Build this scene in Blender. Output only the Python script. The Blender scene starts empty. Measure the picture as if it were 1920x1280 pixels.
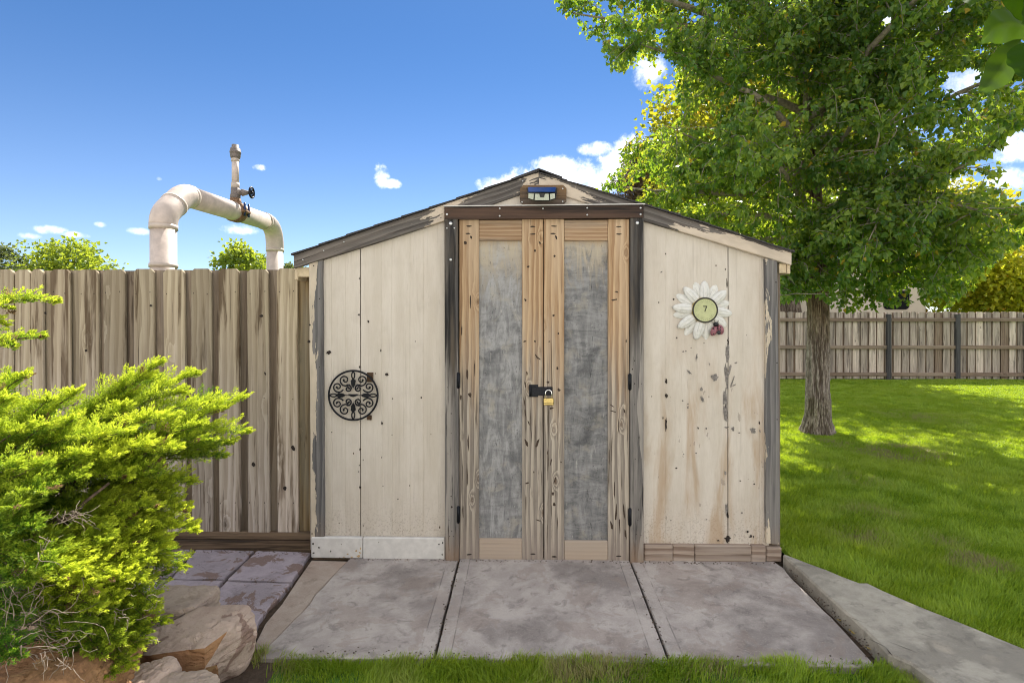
import bpy, bmesh, math, random
import numpy as np
from mathutils import Vector, Matrix

SC = bpy.context.scene
COL = SC.collection
RNG = np.random.default_rng(7)
random.seed(5)
R = math.radians
YAW = R(1.2)
SN, CS = math.sin(YAW), math.cos(YAW)
EYE = 1.5

# ------------------------------------------------------------ photo pixel -> world helpers (1920 px wide photo, f = 1000 px)
def ray(px, py):
    dx = (px - 960) / 1000.0
    return (dx * CS - SN, dx * SN + CS, (610 - py) / 1000.0)
def P(px, py, y):                      # on the vertical plane Y = y
    r = ray(px, py); t = y / r[1]
    return (r[0] * t, y, EYE + r[2] * t)
def D(px, py, d):                      # at forward distance d
    r = ray(px, py)
    return (r[0] * d, r[1] * d, EYE + r[2] * d)
def G(px, py, z=0.0):                  # on the horizontal plane Z = z
    r = ray(px, py); t = (z - EYE) / r[2]
    return (r[0] * t, r[1] * t, z)
def PX(px, y): return P(px, 610, y)[0]
def PZ(py, y, px=960): return P(px, py, y)[2]

# ------------------------------------------------------------ numpy noise
def _h(ix, iy, iz):
    n = (ix * 374761393 + iy * 668265263 + iz * 2147483647 + 1013904223) & 0xFFFFFFFF
    n = ((n ^ (n >> 13)) * 1274126177) & 0xFFFFFFFF
    n = (n ^ (n >> 16)) & 0xFFFF
    return n / 65535.0
def vnoise(p):
    p = np.asarray(p, float); i = np.floor(p).astype(np.int64); f = p - i
    f = f * f * (3 - 2 * f); x, y, z = i[:, 0], i[:, 1], i[:, 2]
    def L(a, b, t): return a + (b - a) * t
    fx, fy, fz = f[:, 0], f[:, 1], f[:, 2]
    a = L(L(_h(x, y, z), _h(x + 1, y, z), fx), L(_h(x, y + 1, z), _h(x + 1, y + 1, z), fx), fy)
    b = L(L(_h(x, y, z + 1), _h(x + 1, y, z + 1), fx), L(_h(x, y + 1, z + 1), _h(x + 1, y + 1, z + 1), fx), fy)
    return L(a, b, fz)
def fbm(p, o=4):
    p = np.asarray(p, float); s = 0; a = .5; t = 0
    for k in range(o):
        s = s + a * vnoise(p + k * 17.7); t += a; p = p * 2.03; a *= .5
    return s / t

# ------------------------------------------------------------ tagging
def tag(o, label=None, cat=None, group=None, kind=None):
    if label: o['label'] = label
    if cat: o['category'] = cat
    if group: o['group'] = group
    if kind: o['kind'] = kind
    return o
def thing(name, label, cat, loc=(0, 0, 0), group=None):
    o = bpy.data.objects.new(name, None); COL.objects.link(o); o.location = loc
    o.empty_display_size = .1
    return tag(o, label, cat, group)

# ------------------------------------------------------------ mesh builder
def norm(v):
    v = np.asarray(v, float); return v / (np.linalg.norm(v) + 1e-12)
class MB:
    def __init__(s): s.v = []; s.f = []; s.pc = []; s.sd = []; s.mi = []; s.sm = []
    def add(s, verts, faces, across=(1, 0, 0), along=(0, 0, 1), seed=None, mat=0, smooth=False, org=None):
        k = len(s.v); verts = np.asarray(verts, float)
        if seed is None: seed = random.random()
        o = verts.mean(0) if org is None else np.asarray(org, float)
        a = norm(across); l = norm(along); d = np.cross(l, a)
        q = verts - o
        s.v.extend(map(tuple, verts))
        s.pc.extend(zip(q @ a, q @ d, q @ l)); s.sd.extend([seed] * len(verts))
        for fc in faces:
            s.f.append([i + k for i in fc]); s.mi.append(mat); s.sm.append(smooth)
        return s
    def box(s, x0, x1, y0, y1, z0, z1, b=.003, along=(0, 0, 1), across=(1, 0, 0), seed=None, mat=0, xf=None):
        lo = np.array([min(x0, x1), min(y0, y1), min(z0, z1)]); hi = np.array([max(x0, x1), max(y0, y1), max(z0, z1)])
        c = (lo + hi) / 2; h = (hi - lo) / 2; b = min(b, h.min() * .49)
        V = []; I = {}
        for sx in (-1, 1):
            for sy in (-1, 1):
                for sz in (-1, 1):
                    sg = np.array([sx, sy, sz])
                    for ax in range(3):
                        e = h - b; e[ax] = h[ax]
                        I[(sx, sy, sz, ax)] = len(V); V.append(c + sg * e)
        F = []
        cn = {0: [(-1, -1), (1, -1), (1, 1), (-1, 1)]}
        for ax in range(3):
            o = [i for i in range(3) if i != ax]
            for sg in (-1, 1):
                q = []
                for (u, w) in cn[0]:
                    k = [0, 0, 0]; k[ax] = sg; k[o[0]] = u; k[o[1]] = w; q.append(I[(*k, ax)])
                F.append(q)
            for u in (-1, 1):          # edges parallel to ax
                for w in (-1, 1):
                    k0 = [0, 0, 0]; k0[o[0]] = u; k0[o[1]] = w
                    k1 = list(k0); k0[ax] = -1; k1[ax] = 1
                    F.append([I[(*k0, o[0])], I[(*k1, o[0])], I[(*k1, o[1])], I[(*k0, o[1])]])
        for sx in (-1, 1):
            for sy in (-1, 1):
                for sz in (-1, 1): F.append([I[(sx, sy, sz, a)] for a in range(3)])
        V = np.array(V)
        for q in F:
            n = np.cross(V[q[1]] - V[q[0]], V[q[2]] - V[q[0]])
            if n @ (V[q].mean(0) - c) < 0: q.reverse()
        if xf is not None: V = np.array([tuple(xf @ Vector(v)) for v in V])
        return s.add(V, F, across, along, seed, mat)
    def prism(s, poly, y0, y1, along=(0, 0, 1), across=None, seed=None, mat=0):      # poly of (x, z), extruded in y
        A = sum(poly[i][0] * poly[(i + 1) % len(poly)][1] - poly[(i + 1) % len(poly)][0] * poly[i][1] for i in range(len(poly)))
        if A < 0: poly = poly[::-1]
        n = len(poly)
        V = [(x, y0, z) for x, z in poly] + [(x, y1, z) for x, z in poly]
        F = [list(range(n)), list(range(2 * n - 1, n - 1, -1))] + [[i, i + n, (i + 1) % n + n, (i + 1) % n] for i in range(n)]
        if across is None:
            a = norm(along); across = (a[2], 0, -a[0])
        return s.add(V, F, across, along, seed, mat)
    def slab(s, poly, z0, z1, along=(0, 1, 0), across=(1, 0, 0), seed=None, mat=0, bev=0.0):   # poly of (x, y), extruded in z, chamfered top
        A = sum(poly[i][0] * poly[(i + 1) % len(poly)][1] - poly[(i + 1) % len(poly)][0] * poly[i][1] for i in range(len(poly)))
        if A < 0: poly = poly[::-1]
        n = len(poly); p = np.array(poly, float)
        t = []
        for i in range(n):
            e0 = norm(p[i] - p[i - 1]); e1 = norm(p[(i + 1) % n] - p[i])
            n0 = np.array([-e0[1], e0[0]]); n1 = np.array([-e1[1], e1[0]])
            m = norm(n0 + n1); t.append(p[i] + m * bev)
        V = [(x, y, z0) for x, y in p] + [(x, y, z1 - bev) for x, y in p] + [(x, y, z1) for x, y in t]
        F = [list(range(n))[::-1], list(range(2 * n, 3 * n))]
        for r in range(2): F += [[r * n + i, r * n + (i + 1) % n, (r + 1) * n + (i + 1) % n, (r + 1) * n + i] for i in range(n)]
        return s.add(V, F, across, along, seed, mat)
    def tube(s, pts, rad, seg=10, seed=None, mat=0, caps=True, smooth=True, closed=False):
        pts = [np.asarray(p, float) for p in pts]; n = len(pts)
        if not hasattr(rad, '__len__'): rad = [rad] * n
        tg = []
        for i in range(n):
            if closed: tg.append(norm(pts[(i + 1) % n] - pts[i - 1]))
            else: tg.append(norm(pts[min(i + 1, n - 1)] - pts[max(i - 1, 0)]))
        ref = np.array([0, 0, 1.]) if abs(tg[0][2]) < .9 else np.array([1., 0, 0])
        u = norm(np.cross(tg[0], ref)); V = []; pc = []; L = 0
        for i in range(n):
            u = norm(u - tg[i] * (u @ tg[i])); w = np.cross(tg[i], u)
            if i: L += np.linalg.norm(pts[i] - pts[i - 1])
            for k in range(seg):
                a = 2 * math.pi * k / seg
                V.append(pts[i] + rad[i] * (math.cos(a) * u + math.sin(a) * w)); pc.append((a * rad[i], 0, L))
        F = []
        for i in range(n if closed else n - 1):
            j = (i + 1) % n
            for k in range(seg):
                F.append([i * seg + k, i * seg + (k + 1) % seg, j * seg + (k + 1) % seg, j * seg + k])
        if caps and not closed: F += [list(range(seg))[::-1], list(range((n - 1) * seg, n * seg))]
        k0 = len(s.pc)
        s.add(V, F, seed=seed, mat=mat, smooth=smooth)
        s.pc[k0:] = pc
        return s
    def chip(s, x, z, w, h, y, mat=1, ang=0, n=11, rough=.35, seed=None):       # ragged flake, faces the camera side (-Y)
        a0 = random.random() * 6; V = []
        ca, sa = math.cos(ang), math.sin(ang)
        for i in range(n):
            a = 2 * math.pi * i / n
            r = 1 - rough * random.random()
            u = math.cos(a) * w / 2 * r; q = math.sin(a) * h / 2 * r
            V.append((x + u * ca - q * sa, y, z + u * sa + q * ca))
        return s.add(V, [list(range(n))], seed=seed, mat=mat)
    def build(s, name, mats, parent=None, pt=None, normals=True, label=None, smooth=None):
        me = bpy.data.meshes.new(name); me.from_pydata(s.v, [], s.f)
        if not isinstance(mats, (list, tuple)): mats = [mats]
        for m in mats: me.materials.append(m)
        me.polygons.foreach_set('material_index', s.mi)
        me.polygons.foreach_set('use_smooth', s.sm if smooth is None else [smooth] * len(s.sm))
        a = me.attributes.new('pc', 'FLOAT_VECTOR', 'POINT'); a.data.foreach_set('vector', np.array(s.pc, dtype=np.float32).ravel())
        a = me.attributes.new('sd', 'FLOAT', 'POINT'); a.data.foreach_set('value', np.array(s.sd, dtype=np.float32))
        if pt is not None:
            a = me.attributes.new('pt', 'FLOAT', 'POINT'); a.data.foreach_set('value', np.array([pt(*v) for v in s.v], dtype=np.float32))
        if normals:
            bm = bmesh.new(); bm.from_mesh(me); bmesh.ops.recalc_face_normals(bm, faces=bm.faces); bm.to_mesh(me); bm.free()
        me.update()
        return link(name, me, parent, label)
def link(name, me, parent=None, label=None):
    o = bpy.data.objects.new(name, me); COL.objects.link(o)
    if parent is not None:
        o.parent = parent
        w = Vector(); q = parent
        while q is not None: w += q.location; q = q.parent
        o.location = -w
    if label: o['label'] = label
    return o
def fastmesh(name, V, F, mat, parent=None, attrs=None, smooth=False, label=None):
    V = np.asarray(V, np.float32); F = np.asarray(F, np.int32)
    me = bpy.data.meshes.new(name)
    me.vertices.add(len(V)); me.vertices.foreach_set('co', V.ravel())
    me.loops.add(F.size); me.loops.foreach_set('vertex_index', F.ravel())
    me.polygons.add(len(F)); me.polygons.foreach_set('loop_start', np.arange(0, F.size, F.shape[1], dtype=np.int32))
    me.polygons.foreach_set('use_smooth', np.full(len(F), smooth))
    me.materials.append(mat)
    for k, a in (attrs or {}).items():
        t = me.attributes.new(k, 'FLOAT', 'POINT'); t.data.foreach_set('value', np.asarray(a, np.float32))
    me.update(calc_edges=True); me.validate()
    return link(name, me, parent, label)

# ------------------------------------------------------------ node helper
def lin(c):
    c = [x / 255.0 for x in c]
    return tuple(x / 12.92 if x <= .04045 else ((x + .055) / 1.055) ** 2.4 for x in c) + (1.0,)
def col(c): return tuple(c[:3]) + (1.0,)
class NT:
    def __init__(s, tree): s.t = tree
    def n(s, ty, **k):
        nd = s.t.nodes.new(ty)
        for a, b in k.items(): setattr(nd, a, b)
        return nd
    def put(s, sock, v):
        if isinstance(v, bpy.types.NodeSocket): s.t.links.new(v, sock)
        elif v is not None:
            if hasattr(sock.default_value, '__len__') and not hasattr(v, '__len__'): v = [v] * len(sock.default_value)
            if hasattr(sock.default_value, '__len__') and len(sock.default_value) == 4 and len(v) == 3: v = tuple(v) + (1,)
            sock.default_value = v
    def m(s, op, a, b=None, c=None, clamp=False):
        nd = s.n('ShaderNodeMath', operation=op, use_clamp=clamp)
        for i, v in enumerate((a, b, c)):
            if v is not None: s.put(nd.inputs[i], v)
        return nd.outputs[0]
    def vm(s, op, a, b=None):
        nd = s.n('ShaderNodeVectorMath', operation=op); s.put(nd.inputs[0], a)
        if b is not None: s.put(nd.inputs[1], b)
        return nd.outputs['Value'] if op in ('DOT_PRODUCT', 'LENGTH', 'DISTANCE') else nd.outputs[0]
    def mix(s, f, a, b, blend='MIX'):
        nd = s.n('ShaderNodeMix', data_type='RGBA', blend_type=blend)
        s.put(nd.inputs[0], f); s.put(nd.inputs[6], a); s.put(nd.inputs[7], b); return nd.outputs[2]
    def noise(s, vec, scale=1, detail=3, rough=.55, dist=0, out=0):
        nd = s.n('ShaderNodeTexNoise'); s.put(nd.inputs['Vector'], vec)
        s.put(nd.inputs['Scale'], scale); s.put(nd.inputs['Detail'], detail); s.put(nd.inputs['Roughness'], rough); s.put(nd.inputs['Distortion'], dist)
        return nd.outputs[out]
    def vor(s, vec, scale=1, feature='F1', rnd=1.0):
        nd = s.n('ShaderNodeTexVoronoi', feature=feature); s.put(nd.inputs['Vector'], vec); s.put(nd.inputs['Scale'], scale)
        s.put(nd.inputs['Randomness'], rnd); return nd.outputs['Distance'], nd.outputs.get('Color')
    def ramp(s, f, stops, interp='LINEAR'):
        nd = s.n('ShaderNodeValToRGB'); nd.color_ramp.interpolation = interp; e = nd.color_ramp.elements
        while len(e) < len(stops): e.new(.5)
        for i, (p, c) in enumerate(stops): e[i].position = p; e[i].color = col(c) if hasattr(c, '__len__') else (c, c, c, 1)
        s.put(nd.inputs[0], f); return nd.outputs[0]
    def mr(s, f, a, b, c=0., d=1., sm=True):
        nd = s.n('ShaderNodeMapRange', interpolation_type='SMOOTHSTEP' if sm else 'LINEAR')
        for i, v in enumerate((f, a, b, c, d)): s.put(nd.inputs[i], v)
        return nd.outputs[0]
    def sep(s, v):
        nd = s.n('ShaderNodeSeparateXYZ'); s.put(nd.inputs[0], v); return nd.outputs
    def comb(s, x, y, z):
        nd = s.n('ShaderNodeCombineXYZ')
        for i, v in enumerate((x, y, z)): s.put(nd.inputs[i], v)
        return nd.outputs[0]
    def attr(s, name, out='Fac'):
        nd = s.n('ShaderNodeAttribute', attribute_name=name); return nd.outputs[out]
    def pos(s): return s.n('ShaderNodeNewGeometry').outputs['Position']
    def bump(s, h, strength=.3, dist=.002):
        nd = s.n('ShaderNodeBump'); s.put(nd.inputs['Height'], h); nd.inputs['Strength'].default_value = strength; nd.inputs['Distance'].default_value = dist
        return nd.outputs[0]
def newmat(name):
    m = bpy.data.materials.new(name); m.use_nodes = True; m.node_tree.nodes.clear()
    return m, NT(m.node_tree)
def finish(m, N, base, rough=.8, nrm=None, metal=0., spec=.3, **extra):
    b = N.n('ShaderNodeBsdfPrincipled'); N.put(b.inputs['Base Color'], base); N.put(b.inputs['Roughness'], rough)
    b.inputs['Metallic'].default_value = metal; b.inputs['Specular IOR Level'].default_value = spec
    for k, v in extra.items(): N.put(b.inputs[k], v)
    if nrm is not None: N.put(b.inputs['Normal'], nrm)
    o = N.n('ShaderNodeOutputMaterial'); N.t.links.new(b.outputs[0], o.inputs[0]); return m

# ------------------------------------------------------------ materials
def wood(name, light, dark, alt=None, alt_amt=.5, stain=(.03, .027, .025), stain_thr=.62, knot=.45, knot_col=(.05, .025, .012), rings=16.,
         grey=None, paint=None, bump=.5, fiber=1.0, per=.35, cell=(.13, .34), low=None, rough=.85, stainw=.1):
    """aged timber: growth rings that flow round knots, fibres, dark stains, optional greying below a height and optional peeling paint"""
    m, N = newmat(name)
    pc = N.attr('pc', 'Vector'); sd = N.attr('sd')
    off = N.comb(N.m('MULTIPLY', sd, 13.7), N.m('MULTIPLY', sd, 71.3), N.m('MULTIPLY', sd, 37.1))
    q = N.vm('ADD', pc, off); x, y, z = N.sep(q)
    def st(ax, az, ay=0.): return N.comb(N.m('MULTIPLY', x, ax), N.m('MULTIPLY', y, ay if ay else ax), N.m('MULTIPLY', z, az))
    kd, kc = N.vor(st(1 / cell[0], 1 / cell[1], .01), 1.0)
    kr = N.sep(kc)[0]
    on = N.m('LESS_THAN', kr, knot)
    kd2 = N.m('ADD', kd, N.m('MULTIPLY', N.noise(st(60, 30), 1, 2), .12))
    kw = N.m('MULTIPLY', on, N.mr(kd2, .0, .40, 1, 0))
    core = N.m('MULTIPLY', on, N.mr(kd2, .085, .13, 1, 0))
    warp = N.noise(st(5, .8), 1, 3, .5)
    ph = N.m('ADD', N.m('ADD', N.m('MULTIPLY', x, rings), N.m('ADD', N.m('MULTIPLY', warp, 2.3), N.m('MULTIPLY', N.noise(st(1.5, .35), 1, 2), 2.5))), N.m('MULTIPLY', kw, 2.8))
    ring = N.m('FRACT', ph)
    ring = N.mr(ring, 0., .85, 0, 1)
    fib = N.noise(st(240, 7), 1, 4, .7)
    fib2 = N.noise(st(62, 1.5), 1, 5, .7)
    g = N.m('ADD', N.m('MULTIPLY', ring, .24), N.m('ADD', N.m('MULTIPLY', fib, .42 * fiber), N.m('MULTIPLY', fib2, .50 * fiber)))
    c = N.mix(N.mr(g, .36, .80), light, dark)
    if alt is not None:
        c = N.mix(N.m('MULTIPLY', N.mr(N.noise(st(9, .9), 1, 4, .6), .42, .66), alt_amt), c, alt)
    if grey is not None:
        gz0, gz1, gl, gd = grey
        pz = N.sep(N.pos())[2]
        w = N.noise(st(22, .9), 1, 4, .6)
        f = N.mr(N.m('ADD', pz, N.m('MULTIPLY', N.m('SUBTRACT', w, .5), 1.5)), gz0, gz1, 1, 0)
        gc = N.mix(N.mr(g, .36, .80), gl, gd)
        c = N.mix(f, c, gc)
        bs = N.mr(N.noise(st(52, 1.5), 1, 5, .7), .575, .64)
        c = N.mix(N.m('MULTIPLY', N.m('MULTIPLY', bs, f), .85), c, stain)
    stn = N.mr(N.noise(st(17, 1.1), 1, 5, .62, .3), stain_thr, stain_thr + stainw)
    c = N.mix(N.m('MULTIPLY', stn, .8), c, stain)
    c = N.mix(N.m('MULTIPLY', core, .8), c, knot_col)
    c = N.mix(N.m('MULTIPLY', N.m('MULTIPLY', N.mr(kw, .45, .75), N.m('SUBTRACT', 1, core)), .4), c, knot_col)
    crk = N.mr(N.noise(st(105, 1.3), 1, 3, .6), .665, .69)
    c = N.mix(N.m('MULTIPLY', crk, .75), c, (stain[0] * .5, stain[1] * .5, stain[2] * .5))
    # per-plank brightness
    c = N.mix(1.0, c, N.ramp(sd, [(0, 1 - per), (1, 1.0)]), 'MULTIPLY')
    if low is not None:
        pz = N.sep(N.pos())[2]
        f = N.mr(N.m('ADD', pz, N.m('MULTIPLY', N.noise(st(30, 6), 1, 3), .22)), low[0], low[1], 1, 0)
        c = N.mix(N.m('MULTIPLY', f, .75), c, low[2])
    h = N.m('SUBTRACT', N.m('ADD', N.m('MULTIPLY', fib, .5), N.m('MULTIPLY', ring, -.3)), N.m('MULTIPLY', crk, .8))
    if paint is not None:
        pt = N.attr('pt')
        pn = N.m('ADD', N.m('MULTIPLY', N.noise(st(26, 3.2), 1, 5, .62, .2), .75), N.m('MULTIPLY', N.noise(st(120, 22), 1, 3), .25))
        f = N.mr(N.m('ADD', pn, N.m('MULTIPLY', N.m('SUBTRACT', pt, .5), .62)), .50, .525)
        pcx = N.mix(N.mr(N.noise(st(14, 5), 1, 4), .35, .7), paint, tuple(v * .82 for v in paint[:3]))
        c = N.mix(f, c, pcx)
        h = N.m('ADD', h, N.m('MULTIPLY', f, 1.4))
    return finish(m, N, c, rough, N.bump(h, bump, .003), spec=.2)

def plain(name, c, rough=.6, metal=0., spec=.4, var=.15, scale=30., bump=.0, **ex):
    m, N = newmat(name)
    p = N.pos(); n = N.noise(p, scale, 5, .6)
    cc = N.mix(N.mr(n, .35, .68), tuple(v * (1 - var) for v in c[:3]), tuple(min(1, v * (1 + var)) for v in c[:3]))
    return finish(m, N, cc, N.m('ADD', rough - .08, N.m('MULTIPLY', n, .16)), N.bump(n, bump, .002) if bump else None, metal, spec, **ex)

def leafmat(name, ca, cb, ta, tb, trans=.45, gloss=.35, tone='tone', old=None, spec=.35):
    """leaf: colours run with the per-leaf tone; part of the light goes through"""
    m, N = newmat(name)
    t = N.attr(tone); n = N.noise(N.pos(), 1.3, 3)
    t2 = N.m('ADD', t, N.m('MULTIPLY', N.m('SUBTRACT', n, .5), .5), clamp=True)
    c = N.mix(t2, ca, cb); tc = N.mix(t2, ta, tb)
    if old is not None:
        f = N.mr(t, .93, .96); c = N.mix(f, c, old); tc = N.mix(f, tc, tuple(v * 1.3 for v in old))
    b = N.n('ShaderNodeBsdfPrincipled'); N.put(b.inputs['Base Color'], c); b.inputs['Roughness'].default_value = gloss; b.inputs['Specular IOR Level'].default_value = spec
    tr = N.n('ShaderNodeBsdfTranslucent'); N.put(tr.inputs['Color'], tc)
    mx = N.n('ShaderNodeMixShader'); mx.inputs[0].default_value = trans
    N.t.links.new(b.outputs[0], mx.inputs[1]); N.t.links.new(tr.outputs[0], mx.inputs[2])
    o = N.n('ShaderNodeOutputMaterial'); N.t.links.new(mx.outputs[0], o.inputs[0]); return m

CREAM = (.60, .545, .48)
def siding_mat(name, stains):
    m, N = newmat(name)
    p = N.pos(); x, y, z = N.sep(p)
    s1 = N.noise(N.comb(N.m('MULTIPLY', x, 260), 0, N.m('MULTIPLY', z, 14)), 1, 3, .6)     # embossed grain
    s2 = N.noise(N.comb(N.m('MULTIPLY', x, 9), 0, N.m('MULTIPLY', z, 1.6)), 1, 5, .62)
    s3 = N.noise(p, 7, 5, .6)
    c = N.mix(N.mr(s2, .35, .7), CREAM, (.52, .465, .395))
    c = N.mix(N.m('MULTIPLY', N.mr(s3, .5, .75), .4), c, (.46, .41, .35))
    c = N.mix(N.m('MULTIPLY', N.mr(s1, .45, .75), .25), c, (.42, .34, .26))
    zz = N.mr(N.m('ADD', z, N.m('MULTIPLY', s3, .25)), .1, .8, 1, 0)
    c = N.mix(N.m('MULTIPLY', zz, .3), c, (.50, .44, .39))
    dr = N.noise(N.comb(N.m('MULTIPLY', x, 60), 1.3, N.m('MULTIPLY', z, 1.2)), 1, 5, .7)
    c = N.mix(N.m('MULTIPLY', N.mr(dr, .56, .70), .35), c, (.36, .31, .26))
    sp = N.m('MULTIPLY', N.mr(N.noise(p, 85, 4, .7), .52, .62), N.mr(N.m('ADD', z, N.m('MULTIPLY', s3, .3)), .22, .62, 1, 0))
    c = N.mix(N.m('MULTIPLY', sp, .55), c, (.27, .22, .18))
    hl = N.mr(N.noise(N.comb(N.m('MULTIPLY', x, 130), 5.0, N.m('MULTIPLY', z, 5)), 1, 3, .6), .68, .70)
    c = N.mix(N.m('MULTIPLY', hl, .45), c, (.30, .25, .20))
    if stains:
        v = N.noise(N.comb(N.m('MULTIPLY', x, 7.0), 3.1, N.m('MULTIPLY', z, 1.3)), 1, 5, .6, .4)
        f = N.m('MULTIPLY', N.mr(v, .46, .68), N.mr(z, .9, 1.4, 1, .25))
        c = N.mix(N.m('MULTIPLY', f, .62), c, (.36, .235, .13))
        v2 = N.noise(N.comb(N.m('MULTIPLY', x, 22), 1.7, N.m('MULTIPLY', z, 9)), 1, 4, .65)
        f2 = N.m('MULTIPLY', N.mr(v2, .655, .675), N.mr(z, 1.25, 1.1, 0, 1))
        c = N.mix(N.m('MULTIPLY', f2, .55), c, (.24, .2, .17))
    dk, dc = N.vor(N.comb(N.m('MULTIPLY', x, 9), 0, N.m('MULTIPLY', z, 5)), 1.0)
    c = N.mix(N.m('MULTIPLY', N.mr(dk, .035, .05, 1, 0), N.m('LESS_THAN', N.sep(dc)[0], .16)), c, (.09, .06, .04))
    h = N.m('ADD', s1, N.m('MULTIPLY', s3, .6))
    return finish(m, N, c, .75, N.bump(h, .25, .002), spec=.25)

M = {}
M['siding_l'] = siding_mat('cream_siding_paint', False)
M['siding_r'] = siding_mat('stained_siding_paint', True)
M['bare'] = plain('bare_grey_chip', (.20, .18, .165), .9, var=.35, scale=60)
M['hole'] = plain('dark_hole', (.03, .022, .018), .95)
M['white_base'] = siding_mat('white_base_paint', False)
M['door_wood'] = wood('door_timber', (.54, .385, .235), (.29, .17, .09), (.55, .42, .29), .6, stain=(.05, .034, .024), stain_thr=.625, knot=.62, knot_col=(.085, .038, .016), rings=26,
                      grey=(.75, 1.6, (.50, .435, .36), (.20, .17, .145)), per=.15, cell=(.10, .24), low=(.05, .4, (.27, .22, .19)))
M['rail_wood'] = wood('rail_timber', (.47, .33, .21), (.28, .17, .095), (.33, .27, .21), .7, stain_thr=.64, knot=.2, knot_col=(.12, .06, .03), rings=40, per=.2,
                      low=(.35, .8, (.40, .335, .28)))
M['post_wood'] = wood('jamb_timber', (.10, .094, .09), (.026, .024, .024), (.22, .17, .12), .5, stain=(.008, .008, .009), stain_thr=.55, knot=.45, knot_col=(.01, .01, .01), rings=12,
                      grey=(1.0, 1.5, (.33, .30, .27), (.13, .12, .115)), per=.1, low=(.05, .36, (.24, .155, .10)))
M['lintel_wood'] = wood('lintel_timber', (.05, .031, .023), (.011, .009, .008), (.12, .068, .045), .6, stain=(.008, .007, .007), stain_thr=.54, knot=.5, rings=34, per=.05, rough=.6)
M['trim_wood'] = wood('peeling_trim', (.20, .19, .185), (.09, .086, .088), (.27, .25, .23), .5, stain=(.05, .04, .035), stain_thr=.66, knot=.25, rings=30, paint=(.56, .475, .37), per=.1,
                      low=(.05, .4, (.24, .17, .12)))
M['fascia_wood'] = wood('peeling_fascia', (.165, .15, .138), (.06, .052, .048), (.22, .185, .16), .6, stain=(.03, .022, .02), stain_thr=.6, knot=.2, rings=26, paint=(.57, .48, .385), per=.05)
M['base_wood'] = wood('base_timber', (.40, .32, .26), (.19, .13, .10), (.43, .37, .32), .6, stain=(.07, .045, .03), stain_thr=.6, knot=.3, rings=24, per=.3)
M['fence_wood'] = wood('weathered_picket', (.52, .44, .31), (.33, .265, .175), (.40, .32, .22), .5, stain=(.085, .05, .025), stain_thr=.53, knot=.5, knot_col=(.05, .028, .014), rings=20, per=.36,
                       cell=(.15, .42), stainw=.12, grey=(-.2, 1.9, (.64, .56, .495), (.42, .345, .285)), fiber=1.0)
M['fence_dark'] = wood('shaded_picket', (.34, .27, .20), (.17, .125, .09), (.25, .21, .17), .6, stain=(.03, .02, .012), stain_thr=.58, knot=.3, rings=18, per=.4)  # darker picket copy, puts shade between the boards into the colour
M['sleeper'] = wood('kickboard_timber', (.17, .115, .075), (.06, .038, .025), (.24, .17, .11), .6, stain=(.02, .015, .012), stain_thr=.55, knot=.3, rings=30, per=.1)
M['far_wood'] = wood('far_picket', (.80, .65, .55), (.62, .49, .40), (.33, .26, .22), .8, stain=(.13, .10, .085), stain_thr=.55, knot=.6, knot_col=(.09, .07, .055), rings=12, per=.5, cell=(.16, .3))
M['far_dark'] = wood('far_rail', (.34, .235, .17), (.19, .13, .095), (.40, .31, .24), .6, rings=20, per=.3)
M['far_post'] = wood('far_post', (.115, .105, .105), (.06, .055, .056), None, rings=20, per=.2)
M['camboard'] = wood('mount_board', (.13, .10, .08), (.06, .046, .038), (.22, .13, .06), .7, stain_thr=.62, knot=.1, rings=30, per=.05)
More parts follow.
